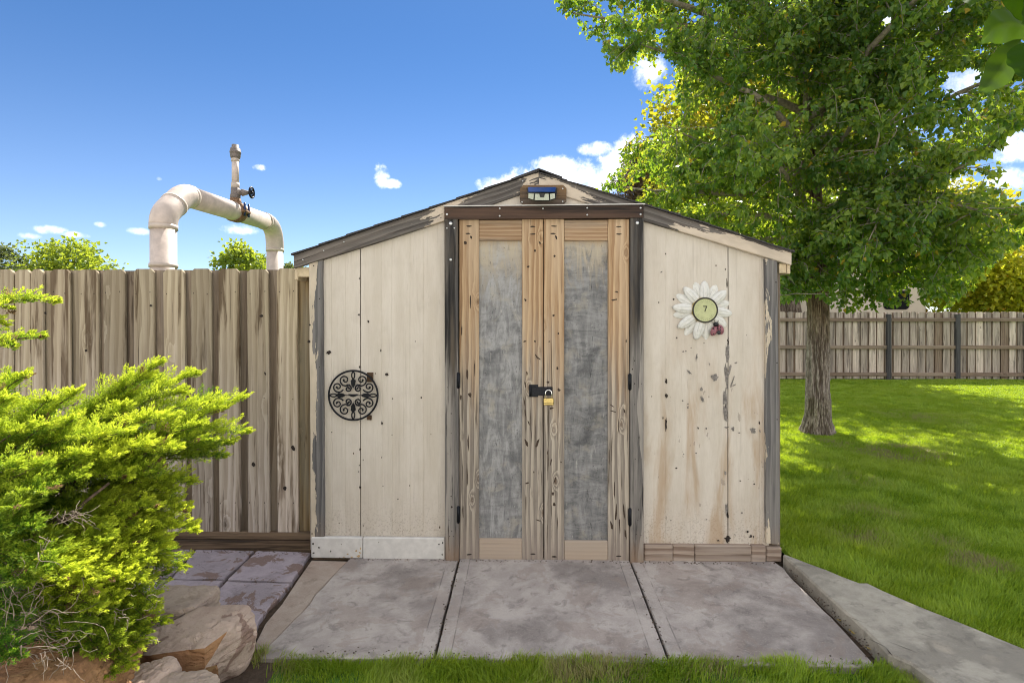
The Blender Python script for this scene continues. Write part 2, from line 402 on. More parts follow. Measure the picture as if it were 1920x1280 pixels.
def panel_mat():
    m, N = newmat('grey_plywood')
    pc = N.attr('pc', 'Vector'); sd = N.attr('sd'); px, py, pz = N.sep(pc)
    x = N.m('ADD', px, N.m('MULTIPLY', sd, 9.1)); z = N.m('ADD', N.sep(N.pos())[2], N.m('MULTIPLY', sd, .37))
    v = N.comb(x, sd, z)
    a = N.noise(N.comb(N.m('MULTIPLY', x, 20), sd, N.m('MULTIPLY', z, 4.2)), 1, 6, .7, 1.1)      # vertical strokes
    b = N.noise(N.comb(N.m('MULTIPLY', x, 5), sd, N.m('MULTIPLY', z, 17)), 1, 6, .7, 1.3)      # horizontal strokes
    cl = N.noise(v, 5.5, 5, .6, .5); fine = N.noise(v, 60, 4, .6)
    hor = N.m('ADD', N.mr(sd, .4, .6, .3, .62), N.m('MULTIPLY', N.m('SUBTRACT', cl, .5), .8), clamp=True)
    nd = N.n('ShaderNodeMix', data_type='FLOAT'); N.put(nd.inputs[0], hor); N.put(nd.inputs[2], a); N.put(nd.inputs[3], b); st = nd.outputs[0]
    c = N.mix(N.mr(st, .36, .64), (.34, .335, .335), (.15, .148, .152))
    c = N.mix(N.m('MULTIPLY', N.mr(cl, .50, .70), .7), c, (.085, .086, .092))
    c = N.mix(N.m('MULTIPLY', N.mr(N.noise(v, 9, 4, .6, .4), .52, .70), .6), c, (.36, .33, .28))
    c = N.mix(N.m('MULTIPLY', N.mr(fine, .6, .75), .5), c, (.03, .03, .033))
    c = N.mix(1.0, c, N.ramp(sd, [(0, 1.0), (.4, 1.0), (.6, .76), (1, .76)]), 'MULTIPLY')
    top = N.mr(N.m('ADD', N.sep(N.pos())[2], N.m('MULTIPLY', N.m('SUBTRACT', a, .5), 1.0)), N.mr(sd, .4, .6, 1.62, 1.78), 2.15)
    c = N.mix(N.m('MULTIPLY', top, .85), c, (.47, .40, .30))
    sc = N.mr(N.noise(N.comb(N.m('MULTIPLY', x, 90), sd, N.m('MULTIPLY', z, 9)), 1, 4, .7, 1.2), .64, .68)
    c = N.mix(N.m('MULTIPLY', sc, .55), c, (.45, .43, .40))
    sc2 = N.mr(N.noise(N.comb(N.m('MULTIPLY', x, 70), N.m('ADD', sd, 3), N.m('MULTIPLY', z, 11)), 1, 4, .7, 1.4), .63, .66)
    c = N.mix(N.m('MULTIPLY', sc2, .7), c, (.045, .044, .046))
    tt = N.mr(N.m('ADD', N.sep(N.pos())[2], N.m('MULTIPLY', a, .12)), 2.06, 2.13)
    c = N.mix(N.m('MULTIPLY', tt, .45), c, (.30, .16, .06))
    return finish(m, N, c, .85, N.bump(N.m('ADD', st, N.m('MULTIPLY', fine, .4)), .5, .003), spec=.2)
M['plywood'] = panel_mat()
def concrete(name, ca, cb, blot, stain=None, joints=None, st_amt=.5, sc=1.0, bump=.35):
    m, N = newmat(name); p = N.pos(); x, y, z = N.sep(p)
    big = N.noise(p, 1.8 * sc, 6, .62, .3); mid = N.noise(p, 7 * sc, 6, .65, .2); fine = N.noise(p, 160, 4, .7); gr = N.noise(p, 420, 2, .6)
    c = N.mix(N.mr(mid, .35, .65), ca, cb)
    c = N.mix(N.m('MULTIPLY', N.mr(big, .45, .60), .85), c, blot)
    c = N.mix(N.m('MULTIPLY', N.mr(N.noise(p, 11, 6, .7, .6), .52, .66), .5), c, tuple(v * .6 for v in blot))
    if stain: c = N.mix(N.m('MULTIPLY', N.mr(N.noise(N.vm('ADD', p, (7.1, 3.3, 0)), 3.4 * sc, 6, .66, .5), .53, .56), st_amt), c, stain)
    if joints:
        for (xa, ya, xb, yb) in joints:
            dx, dy = xb - xa, yb - ya; L = math.hypot(dx, dy)
            d = N.m('ABSOLUTE', N.m('ADD', N.m('MULTIPLY', N.m('SUBTRACT', x, xa), dy / L), N.m('MULTIPLY', N.m('SUBTRACT', y, ya), -dx / L)))
            c = N.mix(N.m('MULTIPLY', N.mr(d, .06, .075, 1, 0), .28), c, tuple(v * 1.02 for v in ca))
            ln = N.m('MULTIPLY', N.mr(N.m('ABSOLUTE', N.m('SUBTRACT', d, .072)), .0015, .004, 1, 0), N.mr(mid, .4, .55))
            c = N.mix(N.m('MULTIPLY', ln, .5), c, tuple(v * .35 for v in blot))
            c = N.mix(N.m('MULTIPLY', N.mr(N.m('ADD', d, N.m('MULTIPLY', mid, .012)), .008, .016, 1, 0), .8), c, (.03, .024, .022))
    c = N.mix(N.m('MULTIPLY', N.mr(gr, .5, .66), .38), c, tuple(v * .45 for v in ca))
    c = N.mix(N.m('MULTIPLY', N.mr(N.noise(p, 260, 2, .5), .62, .7), .45), c, tuple(min(1, v * 1.5) for v in ca))
    ck = N.mr(N.m('ABSOLUTE', N.m('SUBTRACT', N.noise(p, 2.4, 6, .6, .8), .5)), .002, .006, 1, 0)
    c = N.mix(N.m('MULTIPLY', N.m('MULTIPLY', ck, N.mr(big, .52, .6)), .5), c, tuple(v * .35 for v in ca))
    h = N.m('ADD', N.m('MULTIPLY', fine, .5), N.m('MULTIPLY', mid, .8))
    return finish(m, N, c, .88, N.bump(h, bump, .003), spec=.2)
# ============================================================ SHED
YS, YT, YF, YP = 3.450, 3.424, 3.414, 3.398        # siding, corner trim / base boards, fascia, jambs and lintel
def lerp(a, b, t): return a + (b - a) * t
def polyl(pts, x):
    for (x0, y0), (x1, y1) in zip(pts, pts[1:]):
        if x <= x1 or (x1, y1) == pts[-1]: return lerp(y0, y1, (x - x0) / (x1 - x0))
FT = [(551, 478), (700, 427), (833, 383), (1010, 322), (1208, 385), (1340, 426), (1484, 470)]      # fascia, upper edge
FB = [(551, 503), (700, 457), (833, 414), (1010, 353), (1208, 414), (1340, 453), (1484, 497)]      # fascia, lower edge
shed = thing('garden_shed', 'weathered cream garden shed with low gable roof and bare timber double doors', 'shed', (.17, 3.45, 0))

def siding(name, px0, px1, seam, grooves, chips, mat, side):
    """grooved sheet siding from y = YS back to YS+.014; grooves are real 2 mm slots; seam = open joint between two sheets"""
    mb = MB()
    zb = PZ(1046, YS)
    def zt(px): return PZ(polyl(FB, px), YS, px) + .03
    for (a, b) in ((px0, seam - .9), (seam + .9, px1)):
        st = [(a, 0)]
        for g, dp in sorted(grooves):
            if a + 2 < g < b - 2: st += [(g - .75, 0), (g - .45, dp), (g + .45, dp), (g + .75, 0)]
        st.append((b, 0)); st = sorted(st)
        xs = [PX(p, YS) for p, _ in st]; n = len(st)
        nz = 12
        V = []; F = []
        for k in range(nz + 1):
            for (p, dp), x in zip(st, xs):
                z = lerp(zb, zt(p), k / nz)
                w = .0022 * math.sin(z * 2.3 + p * .01) + .0015 * math.sin(z * 5 + p * .03)
                V.append((x, YS + dp + w, z))
        for k in range(nz):
            for i in range(n - 1): F.append([k * n + i, k * n + i + 1, (k + 1) * n + i + 1, (k + 1) * n + i])
        mb.add(V, F, seed=.5)
        mb.prism([(xs[0], zb), (xs[-1], zb), (xs[-1], zt(b)), (xs[0], zt(a))], YS + .008, YS + .016, seed=.5)
    for (cx, cy, w, h, mt, ang) in chips:
        q = P(cx, cy, YS - .0035)
        mb.chip(q[0], q[2], w / 280., h / 280., YS - .0035, mt, ang, 15 if max(w, h) > 4 else 6, .62 if max(w, h) > 4 else .3)
    return mb.build(name, [M[mat], M['bare'], M['hole']], shed)
chL = [(674, 522, 4, 4, 2, 0), (673, 590, 5, 5, 2, 0), (674, 688, 4, 7, 2, .2), (616, 661, 11, 9, 2, .3), (726, 702, 8, 9, 2, .2), (714, 657, 3, 9, 2, 0), (716, 793, 4, 8, 2, 0),
       (716, 857, 2, 7, 2, 0), (736, 747, 3, 3, 2, 0), (790, 745, 4, 4, 2, 0), (622, 810, 3, 3, 2, 0), (675, 842, 4, 6, 2, 0), (674, 872, 5, 3, 2, 0), (675, 913, 6, 6, 2, .3), (691, 603, 4, 7, 2, .5),
       (718, 911, 2, 3, 2, 0), (768, 910, 3, 3, 2, 0), (735, 815, 2, 3, 2, 0), (808, 814, 2, 2, 2, 0), (746, 935, 4, 2, 2, .2), (636, 980, 2, 3, 2, 0), (704, 700, 2, 3, 2, 0), (672, 884, 3, 4, 1, 0),
       (681, 862, 2, 4, 2, 0), (681, 985, 2, 4, 2, 0), (779, 640, 3, 3, 1, 0)]
chR = [(1306, 669, 4, 19, 1, -.15), (1292, 697, 5, 15, 1, .75), (1330, 682, 3, 9, 1, .2), (1340, 708, 17, 15, 1, .3), (1315, 729, 6, 11, 1, 0), (1317, 748, 7, 16, 1, .3), (1290, 763, 4, 7, 1, -.1),
       (1280, 751, 4, 4, 1, 0), (1249, 715, 5, 12, 2, .1), (1250, 742, 7, 10, 2, .3), (1249, 795, 4, 34, 2, 0), (1243, 783, 3, 6, 2, .1), (1364, 660, 8, 46, 1, 0), (1362, 705, 9, 52, 1, .05),
       (1360, 745, 9, 48, 1, -.05), (1361, 775, 10, 38, 1, .1), (1369, 690, 6, 28, 1, -.2), (1373, 716, 4, 26, 1, -.3), (1380, 680, 7, 4, 1, .2), (1376, 722, 12, 3, 1, .5), (1374, 803, 7, 11, 1, .1),
       (1412, 806, 13, 15, 1, 0), (1386, 811, 5, 4, 1, .3), (1424, 793, 4, 11, 2, .1), (1425, 808, 3, 8, 1, 0), (1309, 802, 4, 5, 2, .3), (1324, 803, 4, 4, 1, .6), (1362, 801, 10, 4, 1, .1),
       (1363, 955, 6, 34, 1, .05), (1365, 965, 4, 18, 2, 0), (1364, 1009, 14, 17, 2, .1), (1360, 886, 5, 10, 1, .1), (1402, 996, 6, 5, 2, .2), (1408, 1005, 8, 6, 2, .5), (1378, 1002, 3, 7, 1, .3), (1413, 1006, 3, 5, 2, 0),
       (1347, 1013, 8, 3, 2, 0), (1281, 659, 5, 4, 1, .3), (1286, 658, 4, 3, 1, 0), (1320, 643, 3, 3, 1, 0), (1296, 652, 4, 2, 1, .7), (1268, 877, 5, 4, 2, .5), (1360, 505, 3, 4, 2, 0), (1248, 476, 3, 4, 2, 0),
       (1263, 561, 4, 4, 2, 0), (1235, 567, 3, 3, 2, 0), (1240, 510, 6, 3, 1, .5), (1269, 633, 3, 4, 2, 0), (1290, 757, 3, 3, 1, 0), (1222, 743, 2, 3, 2, 0), (1363, 530, 3, 26, 2, .06), (1365, 640, 4, 20, 2, 0), (1400, 628, 2, 3, 1, 0),
       (1282, 851, 3, 3, 1, 0), (1305, 849, 4, 3, 1, 0), (1388, 901, 5, 3, 2, -.4), (1414, 907, 4, 3, 2, .2), (1391, 961, 4, 5, 1, 0), (1258, 975, 3, 3, 1, 0), (1325, 973, 3, 2, 1, 0), (1324, 975, 2, 2, 1, 0)]
def cut_grooves():
    o1 = siding('front_siding', 600, 838, 676, [(622, .002), (648, .0014), (716, .0012), (735, .0016), (769, .0014), (794, .002)], chL, 'siding_l', 'l')
    o2 = siding('front_siding', 1203, 1442, 1365, [(1248, .0014), (1306, .0010), (1424, .002), (1429, .002)], chR, 'siding_r', 'r')
    o2['label'] = 'stained siding with flaking paint'
cut_grooves()
# dark ground behind open joints, gable sheet, other walls
mb = MB()
pts = [(x, PZ(y + 4, 3.48, x)) for x, y in FB]
poly = [(PX(px, 3.48), z) for (px, _), (_, z) in zip(FB, pts)]
xl, xr = PX(584, 3.48), PX(1461, 3.48)
zl, zr = PZ(polyl(FB, 584), 3.48), PZ(polyl(FB, 1461), 3.48)
body = [(xl, .02), (xr, .02), (xr, zr)] + [(x, z) for (x, z) in poly[::-1] if xl < x < xr] + [(xl, zl)]
mb.prism(body, 3.468, 3.50); mb.build('wall_core', M['fence_dark'], shed)
mb = MB(); mb.prism(body, 5.75, 5.78); mb.build('rear_wall', M['siding_l'], shed)
for nm, x in (('side_wall', xl), ('side_wall', xr)):
    b = MB(); b.box(x - .012, x + .012, 3.49, 5.76, .02, (zl if x < 0 else zr) - .01, seed=.4); b.build(nm, M['siding_l'], shed)
gp = [P(x, y, 3.440) for x, y in [(838, 392), (1204, 392), (1204, 384), (1010, 345), (838, 384)]]
b = MB(); b.prism([(q[0], q[2]) for q in gp], 3.436, 3.46, seed=.5); b.build('gable_siding', M['siding_l'], shed)

# corner trims
def strip(name, tl, tr, br, bl, y0, y1, mat, pt=None, parent=None, seed=None, label=None, y_ref=None, chips=(), bev=.004, nz=14, wob=.0, cm='bare'):
    """upright board with four corner pixels; chamfered long edges"""
    yr = y_ref or y0
    mb = MB(); V = []; F = []
    sd = random.random() if seed is None else seed
    for k in range(nz + 1):
        t = k / nz
        a = P(lerp(bl[0], tl[0], t), lerp(bl[1], tl[1], t), yr); c = P(lerp(br[0], tr[0], t), lerp(br[1], tr[1], t), yr)
        j = (random.random() - .5) * wob; j2 = (random.random() - .5) * wob
        ax, cx = a[0] + j, c[0] + j2
        for (x, y, z) in ((ax, y1, a[2]), (ax, y0 + bev, a[2]), (ax + bev, y0, a[2]), (cx - bev, y0, c[2]), (cx, y0 + bev, c[2]), (cx, y1, c[2])): V.append((x, y, z))
    for k in range(nz):
        for i in range(6): F.append([k * 6 + i, k * 6 + (i + 1) % 6, (k + 1) * 6 + (i + 1) % 6, (k + 1) * 6 + i])
    F += [[5, 4, 3, 2, 1, 0], [nz * 6 + i for i in range(6)]]
    mb.add(V, F, seed=sd)
    for (cx, cy, w, h, mt, ang) in chips:
        q = P(cx, cy, y0 - .0015); mb.chip(q[0], q[2], w / 290., h / 290., y0 - .0015, mt, ang, 9 if cm == 'knot' else 7, .5 if cm == 'knot' and mt == 2 else .35)
    return mb.build(name, [mat, M['hole'], M[cm]], parent or shed, pt=pt, label=label)
nail = lambda L: [(x, y, s, s, 1, 0) for x, y, s in L]
strip('corner_trim', (579, 492), (604, 486), (607, 1008), (583, 1012), YT, YS + .03, M['trim_wood'], pt=lambda x, y, z: .80 - (x - PX(581, YT)) * 8.5 + .12 * math.sin(z * 7), seed=.21, wob=.004,
      chips=nail([(588, 498, 3), (599, 560, 3), (581, 609, 4), (579, 640, 7), (599, 688, 2), (585, 1000, 3)]))
strip('corner_trim', (1435, 485), (1458, 487), (1463, 1020), (1437, 1018), YT, YS + .03, M['trim_wood'], pt=lambda x, y, z: .46 - (x - PX(1437, YT)) * 3.6 + .12 * math.sin(z * 9 + 1), seed=.63, wob=.003,
      chips=nail([(1436, 493, 3), (1455, 529, 3), (1457, 680, 3), (1457, 786, 3)]))
# base boards: two white ones on the left, patched timber on the right
for a, b_, sd in ((583, 679, .3), (679.8, 834, .7)):
    mb = MB(); p0 = P(a, 1008, YT - .006); p1 = P(b_, 1048, YT - .006)
    mb.box(p0[0], p1[0], YT - .006, YS - .002, PZ(1048.5 if a < 600 else 1050, YT), PZ(1009, YT), .006, along=(1, 0, 0), across=(0, 0, 1), seed=sd)
    for (cx, cy, w, h) in ([(587, 1019, 4, 5), (598, 1026, 4, 4), (588, 1036, 5, 3), (620, 1033, 3, 4), (640, 1020, 2, 2)] if a < 600 else [(823, 1020, 3, 4), (830, 1017, 3, 4), (829, 1039, 3, 4), (710, 1016, 2, 2)]):
        q = P(cx, cy, YT - .008); mb.chip(q[0], q[2], w / 290, h / 290, YT - .008, 1)
    if a < 600:
        for (cx, cy, w, h) in [(672, 1042, 9, 6), (668, 1032, 6, 4), (660, 1044, 7, 3), (652, 1038, 5, 4), (676, 1028, 4, 6), (645, 1044, 5, 2), (675, 1036, 5, 5)]:
            q = P(cx, cy, YT - .0075); mb.chip(q[0], q[2], w / 290, h / 290, YT - .0075, 2, 0, 12, .6)
    if 'rust' not in M: M['rust'] = plain('rust_stain', (.46, .31, .16), .9, var=.25, scale=90)
    if 'whiteboard' not in M: M['whiteboard'] = plain('white_board_paint', (.60, .575, .55), .6, var=.07, scale=22)
    mb.build('base_board', [M['whiteboard'], M['hole'], M['rust']], shed, label='white painted base board')
segs = [(1208, 1262), (1262, 1303), (1303, 1409), (1409, 1437), (1437.5, 1466)]
mb = MB()
for i, (a, b_) in enumerate(segs):
    t0 = 1018 + .0 * i; bt = 1059 if i < 4 else 1048
    p0, p1 = PX(a, YT), PX(b_ - .5, YT)
    mb.box(p0, p1, YT - .004 + .003 * (i % 2), YS + .02, PZ(bt, YT), PZ(1018.5 if i < 4 else 1021, YT), .006, along=(1, 0, 0), across=(0, 0, 1))
mb.build('base_board', M['base_wood'], shed, label='patched bare timber base board')
b = MB(); b.box(PX(584, 3.43), PX(1462, 3.43), 3.452, 3.47, -.03, .07, along=(1, 0, 0), across=(0, 0, 1)); b.build('sill_plate', M['sleeper'], shed)

# door jambs, lintel
J1 = [(845, 424, 4), (840, 428, 2), (852, 428, 2), (838, 480, 4), (845, 487, 5), (852, 512, 2), (840, 540, 2), (839, 726, 2), (846, 775, 3), (846, 812, 2), (840, 850, 2), (847, 950, 5), (846, 930, 3), (842, 975, 2), (850, 1005, 2), (843, 1005, 2), (847, 995, 2), (842, 1030, 2)]
J2 = [(1190, 719, 3), (1203, 719, 2), (1190, 758, 2), (1198, 820, 3), (1191, 860, 2), (1202, 861, 2), (1197, 955, 3), (1196, 975, 2), (1193, 1001, 2), (1202, 1003, 2), (1186, 692, 3), (1190, 676, 3)]
p1_ = strip('door_jamb', (833, 409), (858, 409), (860, 1055), (835, 1053), YP, YS, M['post_wood'], seed=.12, chips=nail(J1[5:]))
p2_ = strip('door_jamb', (1182, 406), (1207, 406), (1207, 1059), (1182, 1058), YP, YS, M['post_wood'], seed=.77, chips=nail(J2))
M['steel'] = plain('screw_steel', (.62, .62, .62), .35, 1.0, var=.1)
def bolts(parent, L, y, name='screw_head'):
    for (cx, cy, r) in L:
        q = P(cx, cy, y); mb = MB()
        mb.tube([(q[0], y + .003, q[2]), (q[0], y - .002, q[2]), (q[0], y - .0045, q[2])], [r / 290, r / 290, r / 480], 10); mb.build(name, M['steel'], parent)
bolts(p1_, [(845, 419, 3.6), (845, 487, 2.6), (838, 428, 1.6), (852, 428, 1.6)], YP)
bolts(p2_, [(1195, 418, 3.4)], YP)
lint = strip('lintel', (833, 388), (1207, 384), (1207, 408), (833, 411), YP - .006, YS, M['lintel_wood'], seed=.5, nz=1)
at = lint.data.attributes['pc']; vs = [v.co for v in lint.data.vertices]
at.data.foreach_set('vector', np.array([(v.z - 2.2, v.y - 3.4, v.x) for v in vs], np.float32).ravel())
bolts(lint, [(838, 402, 2.4), (937, 391, 1.8), (937, 405, 1.8), (1018, 391, 1.8), (1101, 390, 1.8), (1101, 403, 1.8), (1201, 390, 2), (1201, 402, 2)], YP - .006)
b = MB(); q0 = P(832, 388, YP); q1 = P(1209, 384, YP)
b.prism([(q0[0], q0[2]), (q1[0], q1[2]), (q1[0], q1[2] + .006), (q0[0], q0[2] + .006)], YP - .012, YS, along=(1, 0, 0)); b.build('drip_cap', M['whiteboard'], shed)  # white strip puts the sunlit top edge of the lintel into colour

# fascia boards (left mostly bare grey, right with much paint left), soffit returns, roof
def fascia(pts_t, pts_b, ptf, seed, label):
    mb = MB(); n = len(pts_t); V = []; bv = .004
    along = norm(np.array(P(*pts_t[-1], YF)) - np.array(P(*pts_t[0], YF)))
    N_ = 24; T = []; B = []
    x0, x1 = pts_t[0][0], pts_t[-1][0]
    for k in range(N_ + 1):
        x = lerp(x0, x1, k / N_); T.append(P(x, polyl(pts_t, x), YF)); B.append(P(x, polyl(pts_b, x), YF))
    for t, bb in zip(T, B):
        zm = [t[2], t[2] - bv, bb[2] + bv, bb[2]]
        for z, y in ((t[2], YF + .03), (t[2], YF + bv), (zm[1], YF), (lerp(t[2], bb[2], .5), YF), (zm[2], YF), (bb[2], YF + bv), (bb[2], YF + .03)): V.append((t[0], y, z))
    F = []
    for k in range(N_):
        for i in range(7): F.append([k * 7 + i, k * 7 + (i + 1) % 7, (k + 1) * 7 + (i + 1) % 7, (k + 1) * 7 + i])
    F += [list(range(7))[::-1], [N_ * 7 + i for i in range(7)]]
    mb.add(V, F, across=(-along[2], 0, along[0]), along=along, seed=seed)
    return mb.build('fascia_board', M['fascia_wood'], shed, pt=ptf, label=label)
xa, xm, xb = PX(551, YF), PX(1010, YF), PX(1484, YF)
def ptl(x, y, z):
    t = (x - xa) / (xm - xa); return .24 + .36 * math.exp(-((t - .62) / .10) ** 2) + .42 * math.exp(-((t - .97) / .07) ** 2)
def ptr(x, y, z):
    t = (x - xm) / (xb - xm); zc = PZ(polyl(FT, 1010 + t * 474), YF, 1010 + t * 474)
    return .47 + .26 * t + .30 * math.exp(-((t - .08) / .10) ** 2) - .28 * math.exp(-((t - .45) / .16) ** 2) + (-.34 if zc - z < .03 else .04)
f1 = fascia(FT[:4], FB[:4], ptl, .33, 'bare grey fascia board')
f2 = fascia([(1010.6, 322)] + FT[4:], [(1010.6, 353)] + FB[4:], ptr, .81, 'fascia board with peeling cream paint')
bolts(f1, [(568, 487, 1.5), (607, 470, 1.5), (645, 454, 1.5), (868, 375, 1.5), (980, 340, 1.4)], YF)
M['soffit'] = plain('soffit_cream', (.52, .42, .28), .8, var=.12, scale=20)
b = MB(); a = P(552, 500, 3.43); c = P(582, 519, 3.43)
b.box(a[0], c[0], 3.436, 3.49, c[2], a[2] - .004); b.box(a[0], a[0] + .022, 3.43, 5.8, c[2] - .02, c[2] + .035); b.build('soffit', M['soffit'], shed)
b = MB(); a = P(1462, 494, 3.43); c = P(1481, 512, 3.43)
b.box(a[0], c[0] - .02, 3.436, 3.47, c[2], a[2]); b.box(c[0] - .018, c[0] + .004, 3.43, 5.8, c[2] - .004, c[2] + .055); b.build('soffit', M['soffit'], shed)
M['shingle'] = plain('shingle_grey', (.05, .046, .047), .95, var=.4, scale=120, bump=.5)
roof = MB()
for sgn, p0, p1 in ((-1, FT[0], FT[3]), (1, FT[-1], FT[3])):
    A = np.array(P(p0[0], p0[1], YF)); Bp = np.array(P(p1[0], p1[1], YF))
    roof.prism([(A[0], A[2] - .002), (Bp[0], Bp[2] - .002), (Bp[0], Bp[2] - .016), (A[0], A[2] - .016)], YF + .032, 5.82, along=(1, 0, 0))
deck = roof.build('roof_deck', M['fence_dark'], shed)
sh = MB()
for sgn, L in ((-1, FT[:4]), (1, FT[3:][::-1])):
    n = 9; d = .006; x0, x1 = L[0][0] + sgn * 4, L[-1][0]
    for k in range(n):
        xa_, xb_ = lerp(x0, x1, k / n), lerp(x0, x1, min(1, (k + 1.15) / n))
        A = P(xa_, polyl(L, xa_), YF); Bp = P(xb_, polyl(L, xb_), YF)
        for j in range(8):
            ya = YF - .012 - .004 * random.random() if j == 0 else YF + .3 * j; yb = YF + .3 * (j + 1) - .006
            jt = random.random() * .002
            sh.prism([(A[0], A[2] + .002), (Bp[0], Bp[2] + .001), (Bp[0], Bp[2] + .006 + jt), (A[0], A[2] + .0125 + jt)], ya, yb, along=(1, 0, 0))
sh.prism([(xm - .15, PZ(322, YF, 1010) - .045), (xm, PZ(322, YF, 1010) + .012), (xm + .15, PZ(322, YF, 1010) - .045), (xm + .15, PZ(322, YF, 1010) - .035), (xm, PZ(322, YF, 1010) + .02), (xm - .15, PZ(322, YF, 1010) - .035)], YF - .01, 5.83)
sh.build('roof_shingles', M['shingle'], shed)

# doors
M['iron'] = plain('black_iron', (.012, .013, .017), .42, .6, var=.3, scale=80)
M['knot'] = plain('dark_knot', (.055, .036, .025), .9, var=.4, scale=200)
KN = {0: [(876, 702, 6, 24, 0), (881, 740, 8, 14, .2), (864, 745, 5, 14, 0), (878, 830, 4, 40, .02), (876, 890, 3, 60, 0), (868, 960, 3, 30, 0), (882, 565, 3, 30, 0), (866, 620, 3, 24, 0), (890, 690, 2, 40, 0), (872, 455, 7, 9, .2)],
      1: [(983, 752, 3, 20, .2), (985, 775, 3, 24, .15), (991, 792, 3, 14, .3), (987, 830, 6, 22, .35), (1008, 830, 6, 22, -.35), (988, 700, 3, 10, .1), (1003, 640, 4, 5, 0), (990, 500, 7, 5, .3), (985, 562, 5, 8, .5), (1003, 470, 5, 7, .4), (1012, 455, 4, 8, .6), (988, 905, 11, 4, .3), (986, 945, 2, 50, 0), (1010, 975, 13, 3, -.3), (1006, 668, 4, 14, .5), (1011, 672, 12, 3, -.7), (984, 640, 7, 4, .2), (1001, 885, 3, 6, 0), (985, 720, 3, 16, .1)],
      2: [(1040, 480, 5, 5, 0), (1038, 591, 6, 6, 0), (1047, 625, 4, 5, 0), (1045, 690, 5, 7, .2), (1048, 731, 7, 9, .2), (1027, 846, 3, 16, -.2), (1033, 866, 3, 22, -.2), (1037, 925, 5, 9, .2), (1039, 945, 7, 9, 0), (1052, 866, 4, 4, 0), (1034, 765, 9, 5, .2), (1028, 716, 7, 5, .4), (1040, 900, 3, 14, -.3), (1045, 980, 2, 30, 0), (1030, 640, 5, 3, .2)],
      3: [(1150, 771, 15, 3, -.25), (1147, 760, 12, 3, -.6), (1152, 562, 14, 4, .2), (1156, 547, 10, 3, -.3), (1162, 985, 3, 40, .05), (1155, 962, 4, 46, -.05), (1170, 960, 4, 36, .1), (1147, 985, 5, 26, .2), (1173, 1000, 5, 26, .1), (1174, 640, 3, 9, 0), (1152, 920, 3, 40, 0), (1166, 900, 2, 50, .02), (1160, 800, 2, 40, 0), (1171, 770, 4, 12, .2)]}
def door(name, xs, yt, yb, lab, sd):
    xa, xb_, xc, xd = xs
    d = thing(name, None, None); del_ = [k for k in ('label', 'category') if k in d]
    for k in del_: del d[k]
    d.parent = shed; d.location = (PX(xa, 3.42) - shed.location[0], 3.42 - shed.location[1], 0)
    y0 = 3.420
    def slots(c0, c1):
        L = []
        for (cx, cy) in c0: L.append((cx, cy, 13, 3.2, 1, .0))
        for (cx, cy) in c1: L.append((cx, cy, 4, 9, 1, .3))
        return L
    sl = slots([((xa + xb_) / 2, yt + 13), ((xa + xb_) / 2 - 2, yt + 27), ((xa + xb_) / 2, yb - 10)], [((xa + xb_) / 2 + 4, yt + 34)])
    sr = slots([((xc + xd) / 2, yt + 14), ((xc + xd) / 2, yt + 28), ((xc + xd) / 2, yb - 11)], [])
    strip('stile', (xa, yt), (xb_, yt), (xb_, yb), (xa, yb), y0, YS + .01, M['door_wood'], seed=sd, parent=d, chips=sl + [(a, b_, c, e, 2, g) for a, b_, c, e, g in KN[0 if xa < 900 else 2]], bev=.003, cm='knot')
    strip('stile', (xc, yt), (xd, yt), (xd, yb), (xc, yb), y0, YS + .01, M['door_wood'], seed=sd + .29, parent=d, chips=sr + [(a, b_, c, e, 2, g) for a, b_, c, e, g in KN[1 if xa < 900 else 3]], bev=.003, cm='knot')
    for (ya, yc, s2) in ((yt + 1, yt + 40, .2), (yb - 39, yb, .6)):
        p0 = P(xb_ + .4, yc, y0); p1 = P(xc - .4, ya, y0); mb = MB()
        mb.box(p0[0], p1[0], y0 + .001, YS + .01, p0[2], p1[2], .003, along=(1, 0, 0), across=(0, 0, 1), seed=s2 + sd); mb.build('rail', M['rail_wood'], d)
    mb = MB(); p0 = P(xb_ - 2, yb - 36, y0 + .016); p1 = P(xc + 2, yt + 37, y0 + .016)
    mb.box(p0[0], p1[0], y0 + .016, YS + .008, p0[2], p1[2], .001, seed=sd * .9 + .05); mb.build('panel', M['plywood'], d)
    return d
dl = door('door', (861, 898, 979, 1018.6), 411, 1049, '', .08)
dr = door('door', (1020, 1058, 1140, 1180), 411, 1053, '', .55)
dl['label'] = 'left door leaf carrying the hasp'; dr['label'] = 'right door leaf with darker grey panel'
for d_, hx, ys in ((dl, 859.5, ((698, 728), (948, 980))), (dr, 1181, ((700, 731), (952, 985)))):
    for (a, c) in ys:
        mb = MB(); p0 = P(hx, c, 3.40); p1 = P(hx, a, 3.40)
        mb.tube([(p0[0], 3.398, p0[2]), (p0[0], 3.398, p1[2])], .0075, 10)
        mb.box(p0[0] - .011, p0[0] + .011, 3.397, 3.402, p0[2] + .004, p1[2] - .004, .001); mb.build('hinge', M['iron'], d_)
